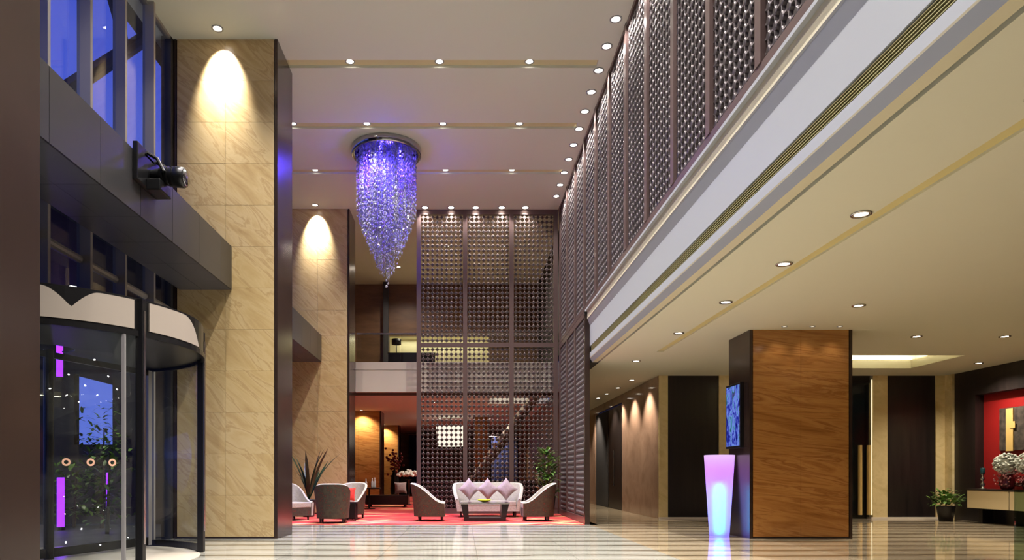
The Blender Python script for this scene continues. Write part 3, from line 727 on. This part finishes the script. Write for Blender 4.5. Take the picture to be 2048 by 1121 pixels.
# ================================================================== SEATING
def chair_proto(name, label, cat, a, yf, yb, hb, hf, z0, th, lean, inner, outer, seat_h, loc, rot, group, arm_h=None, ext=.5):
    t_ = thing(name, label, cat, loc, group, rot)
    path = []                                    # U plan: front right -> back -> front left, facing -Y
    rb = yb - (yb - yf) * ext
    for i in range(5): path.append((a, yf + (rb - yf) * i / 5, 1, 0))
    for i in range(17):
        q = math.pi * i / 16; path.append((a * math.cos(q), rb + (yb - rb) * math.sin(q) ** .8, math.cos(q), math.sin(q)))
    for i in range(4, -1, -1): path.append((-a, yf + (rb - yf) * i / 5, -1, 0))
    def hh(y):
        u = max(0, min(1, (y - yf) / (yb - yf)))
        return hf + (hb - hf) * (u * u * (3 - 2 * u)) ** 1.15 if arm_h is None else arm_h(u)
    nz = 4; O = []; I = []
    for x, y, nx, ny in path:
        h = hh(y)
        for k in range(nz + 1):
            z = z0 + (h - z0) * k / nz; of = lean * ((z - z0) / (hb - z0)) ** 1.5
            O.append((x + nx * of, y + ny * of, z)); I.append((x + nx * (of - th), y + ny * (of - th), z))
    n_ = len(path); q1 = MB(); q2 = MB()
    fo = [(i * (nz + 1) + k, (i + 1) * (nz + 1) + k, (i + 1) * (nz + 1) + k + 1, i * (nz + 1) + k + 1) for i in range(n_ - 1) for k in range(nz)]
    q1.add(O, fo)
    q2.add(I, [f[::-1] for f in fo])
    top = []
    for i in range(n_):
        o_ = O[i * (nz + 1) + nz]; i_ = I[i * (nz + 1) + nz]; mx_ = [(o_[k] + i_[k]) / 2 for k in range(3)]
        top += [o_, (mx_[0], mx_[1], mx_[2] + .022), i_]
    q2.add(top, [(i * 3 + k, i * 3 + 3 + k, i * 3 + 4 + k, i * 3 + 1 + k) for i in range(n_ - 1) for k in range(2)])
    for e in (0, n_ - 1):                       # rounded front ends of the arms
        s_ = [O[e * (nz + 1) + k] for k in range(nz + 1)] + [I[e * (nz + 1) + k] for k in range(nz, -1, -1)]
        q2.add(s_, [tuple(range(len(s_)))])
    q1.build('outer_shell', outer, t_, True, local=True); q2.build('inner_shell', inner, t_, True, local=True)
    w_ = a - th
    pts = [(-w_, yf), (w_, yf)] + [(w_ * math.cos(math.pi * i / 10), rb + (yb - rb - th) * math.sin(math.pi * i / 10) ** .8) for i in range(11)]
    def slab(z0_, z1_):
        n2 = len(pts); return MB().add([(x, y, z0_) for x, y in pts] + [(x, y, z1_) for x, y in pts], [tuple(range(n2))[::-1], tuple(range(n2, 2 * n2))] + [(i, (i + 1) % n2, (i + 1) % n2 + n2, i + n2) for i in range(n2)])
    slab(seat_h - .13, seat_h).build('seat_cushion', inner, t_, local=True, bevel=.02)
    slab(z0, seat_h - .131).build('seat_base', outer, t_, local=True)
    for sx_ in (-1, 1):
        for yy in (yf + .07, yb - .14):
            MB().lathe([(.02, 0), (.03, z0)], 8, (sx_ * (a - .1), yy, 0)).build('leg', M['blackmetal'], t_, local=True)
    return t_
AG = 'lounge armchairs on the red carpet'
A = chair_proto('armchair', 'cream edged brown armchair in profile left of the glass coffee table', 'armchair', .35, -.38, .36, .88, .42, .11, .06, .09, M['cream_fab'], M['brown_fab'], .43, (-.80, 16.75, .012), R(90), AG)
dup(A, (1.80, 16.75, .012), R(-90), 'cream edged brown armchair in profile right of the glass coffee table')
dup(A, (-2.96, 15.95, .012), R(186), 'olive patterned armchair seen from behind on the left')
D_ = dup(A, (-2.83, 17.55, .012), R(-20), 'cream lined armchair holding the red cushion')
E_ = dup(A, (-4.15, 17.0, .012), R(52), 'cream lined armchair half hidden by the tall marble column')
sofa = chair_proto('sofa', 'cream boat shaped sofa before the back lattice screen', 'sofa', .80, -.42, .42, .87, .45, .16, .09, .19, M['cream_fab'], M['cream_fab'], .42, (.66, 18.35, .012), 0, None,
                   arm_h=lambda u: .45 + .42 * min(1, (u / .55)) ** .75, ext=.88)
def cushion(label, loc, rot, w_=.46, d_=.16, mat=None, diamond=True, group=None):
    q = MB(); n_ = 8; vs = []
    for s_ in (1, -1):
        for i in range(n_ + 1):
            for j in range(n_ + 1):
                u, v_ = i / n_ * 2 - 1, j / n_ * 2 - 1
                pin = 1 - .12 * (1 - u * u) - .0; pin2 = 1 - .12 * (1 - v_ * v_)
                b_ = ((1 - u ** 4) * (1 - v_ ** 4)) ** .6
                vs.append((u * w_ / 2 * pin2, -s_ * d_ / 2 * b_, v_ * w_ / 2 * pin))
    N = (n_ + 1) ** 2; fs = []
    for s_ in range(2):
        for i in range(n_):
            for j in range(n_):
                a_ = s_ * N + i * (n_ + 1) + j; f = (a_, a_ + n_ + 1, a_ + n_ + 2, a_ + 1); fs.append(f if s_ else f[::-1])
    q.add(vs, fs); o = q.build('cushion', mat, None, True, (0, 0, 0)); o.location = loc; o.rotation_euler = rot
    return tag(o, label, 'cushion', group)
CG = 'mauve cushions on the sofa'
for lab, x, tz, yy in (('left mauve cushion standing on its corner on the cream sofa', .17, 8, 18.14), ('middle mauve cushion standing on its corner on the cream sofa', .65, 0, 18.0), ('right mauve cushion standing on its corner on the cream sofa', 1.13, -8, 18.14)):
    cushion(lab, (x, yy, .735), (R(-14), R(45), R(tz)), .43, .15, M['mauve'], group=CG)
cushion('red cushion leaning in the cream lined armchair', (-2.82, 17.44, .625), (R(-10), 0, R(-20)), .34, .12, M['redfab'])

ct = thing('coffee_table', 'dark U framed coffee table with a glass top in front of the sofa', 'table', (.53, 16.85, .012))
MB().box(-.06, 1.12, 16.5, 17.2, .43, .452).build('table_top', M['bal_glass'], ct, bevel=.004)
MB().box(-.05, 1.11, 16.51, 17.19, .412, .429).build('top_frame', M['steel'], ct)
for sg in (-1, 1):
    x1, x0 = .53 + sg * .57, .53 + sg * .50
    q = MB(); pts = [(.53 + sg * .57, .411), (.53 + sg * .40, .411), (.53 + sg * .38, .09), (.53 + sg * .50, .09)]
    q.prism_y(pts, 16.55, 17.15).build('leg', M['black'], ct)
MB().box(.03, 1.03, 16.55, 17.15, .012, .089).build('base_rail', M['black'], ct, bevel=.01)
dish = tag(MB().lathe([(.04, 0), (.06, .004), (.14, .035), (.17, .06), (.165, .062), (.13, .042), (.05, .015), (.001, .012)], 20).build('leaf_dish', M['lime'], None, True, local=True), 'lime green shallow dish on the coffee table', 'dish'); dish.location = (.52, 16.72, .4525)
stt = thing('side_table', 'small dark cube side table beside the olive patterned armchair', 'table', (-2.66, 16.75, .012))
MB().box(-2.80, -2.52, 16.6, 16.9, .42, .46).build('table_top', M['black'], stt, bevel=.006)
for sx_ in (-2.79, -2.56):
    for sy_ in (16.61, 16.86): MB().box(sx_, sx_ + .03, sy_, sy_ + .03, .012, .42).build('leg', M['black'], stt)
MB().box(-2.76, -2.56, 16.64, 16.86, .06, .42).build('body', M['black'], stt)
cp = MB().box(-3.17, 2.70, 15.45, 41.8, 0.0, .011).box(-4.96, -3.17, 15.45, 19.69, 0, .011).box(-4.96, -3.17, 20.75, 27.36, 0, .011).build('carpet', M['carpet'], None, loc=(0, 20, 0)); tag(cp, 'red and pink patterned carpet under the lounge seating', 'carpet')

# ================================================================== PLANTS
def blade(q, base, ang, tilt, L, w_, bend, seg=5, fold=.0):
    d = Vector((math.cos(ang), math.sin(ang), 0)); sd = Vector((-math.sin(ang), math.cos(ang), 0)); vs = []
    p = Vector(base); el = tilt
    for i in range(seg + 1):
        u = i / seg; ww = w_ * (math.sin(math.pi * min(1, .12 + u * .88)) ** .7) * .5 + .001
        vs += [p - sd * ww, p + sd * ww + Vector((0, 0, .002))]
        p = p + (d * math.cos(el) + Vector((0, 0, math.sin(el)))) * (L / seg); el -= bend / seg
    q.add(vs, [(2 * i, 2 * i + 1, 2 * i + 3, 2 * i + 2) for i in range(seg)]); return q
def pot(t_, c, r, h, mat=None):
    MB().lathe([(r * .72, 0), (r, h * .96), (r, h), (r * .9, h), (r * .88, h * .9), (.001, h * .9)], 18, c).build('pot', mat or M['pot'], t_, True)
rp = random.Random(11)
pl = thing('potted_palm', 'dark green palm standing behind the armchairs by the marble column', 'plant', (-4.02, 18.3, .012))
pot(pl, (-4.02, 18.3, .012), .2, .45)
for i in range(16):
    q = MB(); blade(q, (-4.02, 18.3, .45), rp.uniform(0, 6.28), rp.uniform(1.05, 1.5), rp.uniform(.95, 1.55), .10, rp.uniform(.2, .75)); q.build('leaf', M['leaf_dark'], pl)
ol = thing('potted_orchid_bush', 'tall leafy plant with white orchids behind the right armchair', 'plant', (2.25, 18.4, .012))
pot(ol, (2.25, 18.4, .012), .2, .55)
MB().tube([(2.25, 18.4, .5), (2.23, 18.4, 1.0), (2.26, 18.4, 1.6)], [.02, .015, .008]).tube([(2.25, 18.4, .5), (2.1, 18.36, .95), (1.9, 18.3, 1.1)], .008, 5).build('stems', M['bark'], ol)
q = MB()
for i in range(280):
    z = rp.uniform(.55, 1.75); rr = .25 * (1 - ((z - 1.0) / .95) ** 2) ** .5 if abs(z - 1.0) < .94 else .05
    a = rp.uniform(0, 6.28); r_ = rr * rp.random() ** .5
    blade(q, (2.22 + r_ * math.cos(a), 18.4 + r_ * math.sin(a), z), a + rp.uniform(-.6, .6), rp.uniform(-.2, 1.0), rp.uniform(.14, .26), .075, rp.uniform(.4, 1.2), 3)
q.build('foliage', M['leaf'], ol)['kind'] = 'stuff'
for i in range(9):
    q = MB(); c_ = Vector((2.0 + rp.uniform(-.12, .14), 18.28 + rp.uniform(-.06, .06), rp.uniform(.75, 1.15)))
    for k in range(5): blade(q, c_, k * 1.256, .5, .07, .05, .6, 2)
    q.build('orchid_bloom', M['petal'], ol)
cp_ = thing('potted_shrub', 'bushy green shrub in a dark pot at the foot of the cream pilaster', 'plant', (11.60, 16.80, 0))
pot(cp_, (11.60, 16.80, 0), .2, .36)
q = MB()
for i in range(150):
    a = rp.uniform(0, 6.28); r_ = .3 * rp.random() ** .6; z = .38 + rp.random() * .42 * (1 - r_ / .45)
    blade(q, (11.60 + r_ * math.cos(a), 16.80 + r_ * math.sin(a), z), a + rp.uniform(-.5, .5), rp.uniform(-.1, 1.1), rp.uniform(.12, .2), .075, rp.uniform(.5, 1.3), 3)
q.build('foliage', M['leaf'], cp_)['kind'] = 'stuff'
MB().tube([(11.60, 16.80, .3), (11.60, 16.80, .6)], .015, 6).build('stem', M['bark'], cp_)
downlight(-8.1, 13.6, 4.45, 'left added lamp over the shrubs under the outdoor canopy', 'added lamps over the outdoor shrubs', 260, 130, blend=1)  # both canopy lamps are added so the shrubs catch some light
downlight(-6.9, 12.4, 4.45, 'right added lamp over the shrubs under the outdoor canopy', 'added lamps over the outdoor shrubs', 260, 130, blend=1)
# plants outdoors behind the door glass
for k, (x, y, h, lab) in enumerate(((-7.6, 14.75, 2.6, 'tall outdoor shrub right of the sky opening beyond the door'), (-8.3, 14.95, 1.4, 'low outdoor shrub below the sky opening beyond the door'),
                                    (-9.5, 14.5, 2.8, 'tall outdoor shrub left of the sky opening beyond the door'), (-6.75, 13.3, 1.9, 'outdoor shrub nearest to the revolving door'))):
    t_ = thing('garden_shrub', lab, 'shrub', (x, y, -.02)); MB().tube([(x, y, -.02), (x + .05, y, h * .8)], [.04, .012], 6).build('stem', M['bark'], t_)
    q = MB()
    for i in range(220):
        z = .2 + rp.random() * (h - .2); r_ = .45 * rp.random() ** .5; a = rp.uniform(0, 6.28)
        blade(q, (x + r_ * math.cos(a), y + r_ * math.sin(a), z), rp.uniform(0, 6.28), rp.uniform(-.4, 1), rp.uniform(.12, .22), .07, .8, 2)
    q.build('foliage', M['leaf'], t_)['kind'] = 'stuff'
for lab, x, y, z0, z1, r_ in (('left purple light tube outside the door', -8.15, 14.2, 0, 1.05, .07), ('slim purple light tube outside the door', -7.15, 14.1, 0, 1.15, .025), ('high purple light tube outside near the door head', -8.0, 13.9, 3.0, 3.8, .06)):
    t_ = thing('light_tube', lab, 'light', (x, y, z0)); MB().tube([(x, y, z0 + .05), (x, y, z1)], r_, 10).build('glowing_tube', M['purple'], t_)
    MB().tube([(x, y, z0 - .02), (x, y, z0 + .05)], r_ + .01, 10).build('base_cap', M['blackmetal'], t_)
    if z0 > 1: MB().tube([(x, y, z1), (x, y, 4.41)], .012, 6).tube([(x, y, 4.40), (x, 15.59, 4.40)], .02, 6).build('bracket', M['blackmetal'], t_)

# ================================================================== RIGHT LOBBY OBJECTS
tv = thing('wall_screen', 'portrait screen showing a blue picture on the side of the amber column', 'screen', (4.9, 12.65, 1.6))
MB().box(4.87, 4.934, 12.28, 12.94, 1.58, 2.74).build('bezel', M['black'], tv, bevel=.006)
m = bpy.data.materials.new('blue_screen_image'); m.use_nodes = True; t = m.node_tree; t.nodes.clear()
o_ = t.nodes.new('ShaderNodeOutputMaterial'); e_ = t.nodes.new('ShaderNodeEmission'); e_.inputs[1].default_value = 1.1
v = coords(t, (0, 0, 0), (1, 2.2, 1), 0); t.links.new(ramp(t, noise(t, v, 3.5, 5, .6, 1.0), [(.3, lin(10, 10, 40)), (.44, lin(36, 44, 150)), (.53, lin(110, 130, 220)), (.58, lin(70, 130, 160)), (.66, lin(24, 60, 54)), (.8, lin(110, 50, 170))]), e_.inputs[0])
t.links.new(e_.outputs[0], o_.inputs[0]); M['screen'] = m
MB().box(4.866, 4.8695, 12.31, 12.91, 1.62, 2.70).build('display', M['screen'], tv)

# glowing planter vase: translucent shell lit by a tube lamp inside
VC = (4.63, 12.62)
vs_ = thing('glowing_vase', 'tall tapered vase glowing violet and cyan beside the amber column', 'vase', (VC[0], VC[1], 0))
m = bpy.data.materials.new('glowing_vase_plastic'); m.use_nodes = True; t = m.node_tree; t.nodes.clear()
o_ = t.nodes.new('ShaderNodeOutputMaterial'); ad = t.nodes.new('ShaderNodeAddShader'); mx = t.nodes.new('ShaderNodeMixShader')
tl = t.nodes.new('ShaderNodeBsdfTranslucent'); rf = t.nodes.new('ShaderNodeBsdfRefraction'); em = t.nodes.new('ShaderNodeEmission')
tl.inputs[0].default_value = (.9, .85, .95, 1); rf.inputs['Roughness'].default_value = 1.0; rf.inputs['IOR'].default_value = 1.5; rf.inputs[0].default_value = (.95, .92, 1, 1)
g = t.nodes.new('ShaderNodeNewGeometry'); sp = t.nodes.new('ShaderNodeSeparateXYZ'); t.links.new(g.outputs['Position'], sp.inputs[0])
dv = t.nodes.new('ShaderNodeMath'); dv.operation = 'DIVIDE'; dv.inputs[1].default_value = 1.5; t.links.new(sp.outputs['Z'], dv.inputs[0])
cc = ramp(t, dv.outputs[0], [(0, lin(120, 50, 255)), (.5, lin(160, 100, 255)), (.8, lin(190, 110, 240)), (1, lin(190, 160, 190))])
t.links.new(cc, em.inputs[0]); em.inputs[1].default_value = .7
mx.inputs[0].default_value = .62
t.links.new(tl.outputs[0], mx.inputs[1]); t.links.new(rf.outputs[0], mx.inputs[2]); t.links.new(mx.outputs[0], ad.inputs[0]); t.links.new(em.outputs[0], ad.inputs[1]); t.links.new(ad.outputs[0], o_.inputs[0])
M['vase'] = m
MB().lathe([(.001, .0), (.168, .0), (.172, .02), (.262, 1.44), (.266, 1.455), (.25, 1.46), (.24, 1.44), (.001, 1.40)], 40, (VC[0], VC[1], 0)).build('vase_shell', M['vase'], vs_, True)
MB().tube([(VC[0], VC[1], .06), (VC[0], VC[1], .92)], .036, 14).build('inner_lamp_tube', emit('cyan_lamp', lin(60, 205, 255), 9.0), vs_)

cn = thing('console_table', 'floating console with cream drawer fronts before the red niche', 'console', (12.0, 15.4, .32))
MB().box(11.72, 12.15, 13.6, 16.26, .33, .75).build('body', M['ebony'], cn)
MB().box(11.68, 12.16, 13.55, 16.30, .752, .785).build('top', M['ebony'], cn)
for y0, y1 in ((15.0, 16.22), (13.64, 14.96)):
    MB().box(11.695, 11.719, y0, y1, .345, .745).build('drawer_front', M['drawer'], cn)
for y in (13.8, 15.95): MB().box(11.85, 12.1, y, y + .12, 0, .33).build('leg', M['blackmetal'], cn)
art = thing('wall_art', 'dark abstract panel with a gold vertical bar on the red niche wall', 'picture', (12.34, 15.2, 1.6))
MB().box(12.31, 12.359, 14.2, 16.05, 1.66, 2.62).build('dark_panel', M['art_dark'], art)
MB().box(12.28, 12.309, 15.62, 15.82, 1.64, 2.60).build('gold_bar', M['art_gold'], art)
MB().box(12.27, 12.279, 15.55, 15.70, 2.15, 2.3).build('gold_block', M['art_gold'], art)
cs = thing('candlestick', 'silver turned candlestick with a teal top on the console', 'candlestick', (11.95, 16.08, .785))
MB().lathe([(.075, 0), (.075, .012), (.03, .03), (.025, .06), (.055, .09), (.055, .12), (.022, .15), (.022, .19), (.048, .22), (.045, .25), (.018, .28), (.018, .31), (.04, .33), (.04, .345)], 18, (11.95, 16.08, .785)).build('stem', M['chrome'], cs, True)
MB().lathe([(.048, .346), (.052, .36), (.052, .47), (.048, .48)], 18, (11.95, 16.08, .785)).build('teal_cup', pm('teal_glass', lin(20, 56, 60), .15), cs, True)
def bouquet(x, y, lab, r_):
    t_ = thing('hydrangea_vase', lab, 'flowers', (x, y, .785))
    MB().lathe([(.09, 0), (.12, .02), (.15, .14), (.13, .26), (.10, .32), (.115, .34), (.10, .345), (.085, .3), (.001, .28)], 20, (x, y, .785)).build('vase', pm('wine_glass_vase', lin(70, 22, 26), .12), t_, True)
    q = MB(); zc = .785 + .36 + r_ * .8
    for i in range(260):
        a = rp.uniform(0, 6.28); u = rp.uniform(-1, 1); s_ = math.sqrt(1 - u * u); rr = r_ * rp.uniform(.85, 1.02)
        q.ico((x + rr * s_ * math.cos(a), y + rr * s_ * math.sin(a), zc + rr * u), .035, .7)
    q.ico((x, y, zc), r_ * .86); q.build('bloom_ball', M['petal_grey'], t_)['kind'] = 'stuff'
    q = MB()
    for i in range(90):
        a = rp.uniform(0, 6.28); rr = rp.uniform(.12, .24); z = .785 + rp.uniform(.08, .42)
        q.ico((x + rr * math.cos(a), y + rr * math.sin(a), z), .02)
    q.build('berry_sprays', M['petal_pink'], t_)['kind'] = 'stuff'
bouquet(11.93, 15.33, 'grey hydrangea ball in a wine red vase on the console', .24)
bouquet(11.93, 14.70, 'second grey hydrangea ball cut by the right picture edge', .24)
gb = thing('glass_balustrade', 'green edged glass panel standing at the right edge', 'glass panel', (7.3, 8.6, 0))
MB().box(6.72, 8.3, 8.50, 8.53, .02, 1.01).build('glass_sheet', M['green_glass'], gb, bevel=.003)
MB().box(6.75, 8.3, 8.46, 8.57, 0, .06).build('floor_channel', M['steel'], gb)

# ================================================================== MEZZANINE AND LOUNGE BEYOND
gl_ = thing('mezzanine_balustrade', 'clear glass balustrade along the mezzanine edge behind the hall', 'balustrade', (0, 20.9, 4.46))
x = -3.15
while x < 2.8:
    MB().box(x, min(x + 1.28, 2.9), 20.88, 20.895, 4.462, 5.30).build('glass_sheet', M['bal_glass'], gl_); x += 1.3
MB().box(-3.16, 2.9, 20.87, 20.905, 5.30, 5.34).build('top_rail', M['steel'], gl_)
mp_ = thing('mezzanine_post', 'slim dark square post on the mezzanine left of the lattice', 'post', (-2.97, 27.2, 4.45))
MB().box(-3.07, -2.87, 27.1, 27.3, 4.45, HZ).build('shaft', M['facade'], mp_); MB().box(-3.1, -2.84, 27.07, 27.33, 4.45, 4.55).build('base', M['blackmetal'], mp_)
sb = thing('sideboard', 'dark sideboard on the mezzanine under the small lamp', 'cabinet', (-1.7, 23, 4.45))
MB().box(-2.42, -.9, 22.8, 23.2, 4.55, 5.06).build('body', M['ebony'], sb); MB().box(-2.44, -.88, 22.78, 23.22, 5.061, 5.09).build('top', M['ebony'], sb)
for x in (-2.4, -1.0): MB().box(x, x + .08, 22.85, 23.15, 4.45, 4.55).build('leg', M['blackmetal'], sb)
tl_ = thing('table_lamp', 'table lamp with a black drum shade on the mezzanine sideboard', 'lamp', (-2.17, 23, 5.09))
MB().lathe([(.09, 0), (.09, .02), (.015, .035), (.015, .30)], 14, (-2.17, 23, 5.09)).build('stand', M['black'], tl_, True)
MB().lathe([(.155, .30), (.155, .48), (.15, .48), (.15, .30)], 20, (-2.17, 23, 5.09), True).build('shade', M['black'], tl_, True)
# stair behind the lattice
st = thing('staircase', 'staircase climbing to the right behind the back lattice screen', 'stairs', (1.8, 23.5, 0))
for k in range(20):
    x0 = -.35 + k * .158; z = .012 + (k + 1) * .215
    if x0 > 2.7: break
    MB().box(x0, x0 + .18, 22.9, 24.3, z - .06, z).build('tread', M['fascia'], st); MB().box(x0 + .14, x0 + .17, 22.9, 24.3, z, z + .155).build('riser', M['fascia'], st)
sd_ = MB().add([(-.4, 22.86, .012), (-.1, 22.86, .012), (2.88, 22.86, 4.08), (2.88, 22.86, 4.35), (-.4, 22.89, .012), (-.1, 22.89, .012), (2.88, 22.89, 4.08), (2.88, 22.89, 4.35)], [(0, 1, 2, 3), (7, 6, 5, 4), (0, 4, 5, 1), (1, 5, 6, 2), (2, 6, 7, 3), (3, 7, 4, 0)])
sd_.build('stringer', M['walnut'], st)
# lounge contents
lb = thing('bar_counter', 'low dark counter behind the back lattice screen', 'counter', (.7, 20.4, .011))
MB().box(-1.1, 2.6, 20.2, 20.6, .011, .9).build('body', M['ebony'], lb); MB().box(-1.15, 2.65, 20.15, 20.65, .901, .94).build('top', M['ebony'], lb)
dsf = thing('lounge_bench', 'low dark bench in the lounge left of the back screen', 'bench', (-2.6, 24, .011))
MB().box(-3.3, -1.85, 23.7, 24.3, .10, .42).build('seat', M['black'], dsf, bevel=.02)
for x in (-3.2, -2.0):
    for y in (23.75, 24.2): MB().box(x, x + .06, y, y + .06, .011, .10).build('leg', M['blackmetal'], dsf)
cushion('pale mauve cushion on the low dark lounge bench', (-2.12, 24.0, .66), (R(-16), 0, R(15)), .42, .15, M['mauve'])
tb_ = thing('lounge_table', 'dark lounge table carrying three pale bottles', 'table', (-3.0, 22.5, .011))
MB().box(-3.35, -2.65, 22.3, 22.7, .66, .70).build('table_top', M['black'], tb_); MB().lathe([(.03, .011), (.03, .66)], 10, (-3.0, 22.5, 0)).build('pedestal', M['blackmetal'], tb_); MB().lathe([(.2, .011), (.2, .03)], 16, (-3.0, 22.5, 0)).build('foot', M['blackmetal'], tb_)
for k, (x, h) in enumerate(((-3.1, .28), (-2.9, .30), (-2.82, .32))):
    b_ = MB().lathe([(.035, 0), (.038, .02), (.038, h * .6), (.014, h * .75), (.014, h)], 10).build('bottle', M['petal'], None, True, local=True); b_.location = (x, 22.5, .701)
    tag(b_, '%s pale bottle on the dark lounge table' % ['left', 'middle', 'right'][k], 'bottle', 'bottles on the lounge table')
fv = thing('floor_vase', 'dark floor vase with red flowers in the lounge', 'vase', (-2.9, 30, .011))
MB().lathe([(.14, .011), (.2, .5), (.16, 1.0), (.08, 1.25), (.1, 1.3)], 16, (-2.9, 30, 0)).build('vase', M['black'], fv, True)
q = MB()
for i in range(60): q.ico((-2.9 + rp.gauss(0, .16), 30 + rp.gauss(0, .16), 1.7 + rp.gauss(0, .25)), .06)
q.build('red_blooms', pm('dark_red_bloom', lin(110, 26, 26), .7), fv)['kind'] = 'stuff'
MB().tube([(-2.9, 30, 1.2), (-2.9, 30, 1.8)], .02, 6).build('stem', M['bark'], fv)
wf = thing('flower_arrangement', 'white flower arrangement on a dark stand in the lounge', 'flowers', (-1.95, 25.5, .011))
MB().lathe([(.16, .011), (.03, .05), (.03, .9), (.14, .95)], 14, (-1.95, 25.5, 0)).build('stand', M['black'], wf, True)
q = MB()
for i in range(60): q.ico((-1.95 + rp.gauss(0, .2), 25.5 + rp.gauss(0, .12), 1.08 + abs(rp.gauss(0, .09))), .06)
q.build('white_blooms', M['petal'], wf)['kind'] = 'stuff'
def curtain(x0, x1, y, z1, lab):
    n_ = 40; vs = []
    for i in range(n_ + 1):
        u = i / n_; x = x0 + (x1 - x0) * u; yy = y + .06 * math.sin(u * 40)
        vs += [(x, yy, .02), (x, yy, z1), (x, yy + .02, .02), (x, yy + .02, z1)]
    fs = []
    for i in range(n_):
        a = 4 * i; fs += [(a, a + 4, a + 5, a + 1), (a + 2, a + 3, a + 7, a + 6), (a + 1, a + 5, a + 7, a + 3)]
    t_ = thing('curtain', lab, 'curtain', ((x0 + x1) / 2, y, .011)); MB().add(vs, fs).build('drape', M['blue_curtain'], t_, True); MB().tube([(x0 - .1, y, z1 + .03), (x1 + .1, y, z1 + .03)], .025, 8).build('rod', M['steel'], t_)
curtain(-3.1, -2.2, 40.5, 3.4, 'dark blue curtain at the far end of the lounge')
curtain(1.3, 2.5, 31.5, 2.8, 'dark blue curtain seen through the back lattice screen')
pn = thing('drum_pendant', 'large glowing drum pendant lamp behind the back lattice screen', 'lamp', (-.52, 30.0, 3.6))
MB().lathe([(.001, 2.34), (.54, 2.34), (.62, 3.2), (.001, 3.2)], 28, (-.52, 30, 0)).build('shade', M['shade_lit'], pn, True)
MB().tube([(-.52, 30, 3.2), (-.52, 30, 3.6)], .015, 6).build('cord', M['black'], pn)
column(.45, 1.15, 30.0, 30.7, LZ, M['wood_stone'], 'slim amber marble pillar seen through the back lattice screen', 5, 1, None, .011)
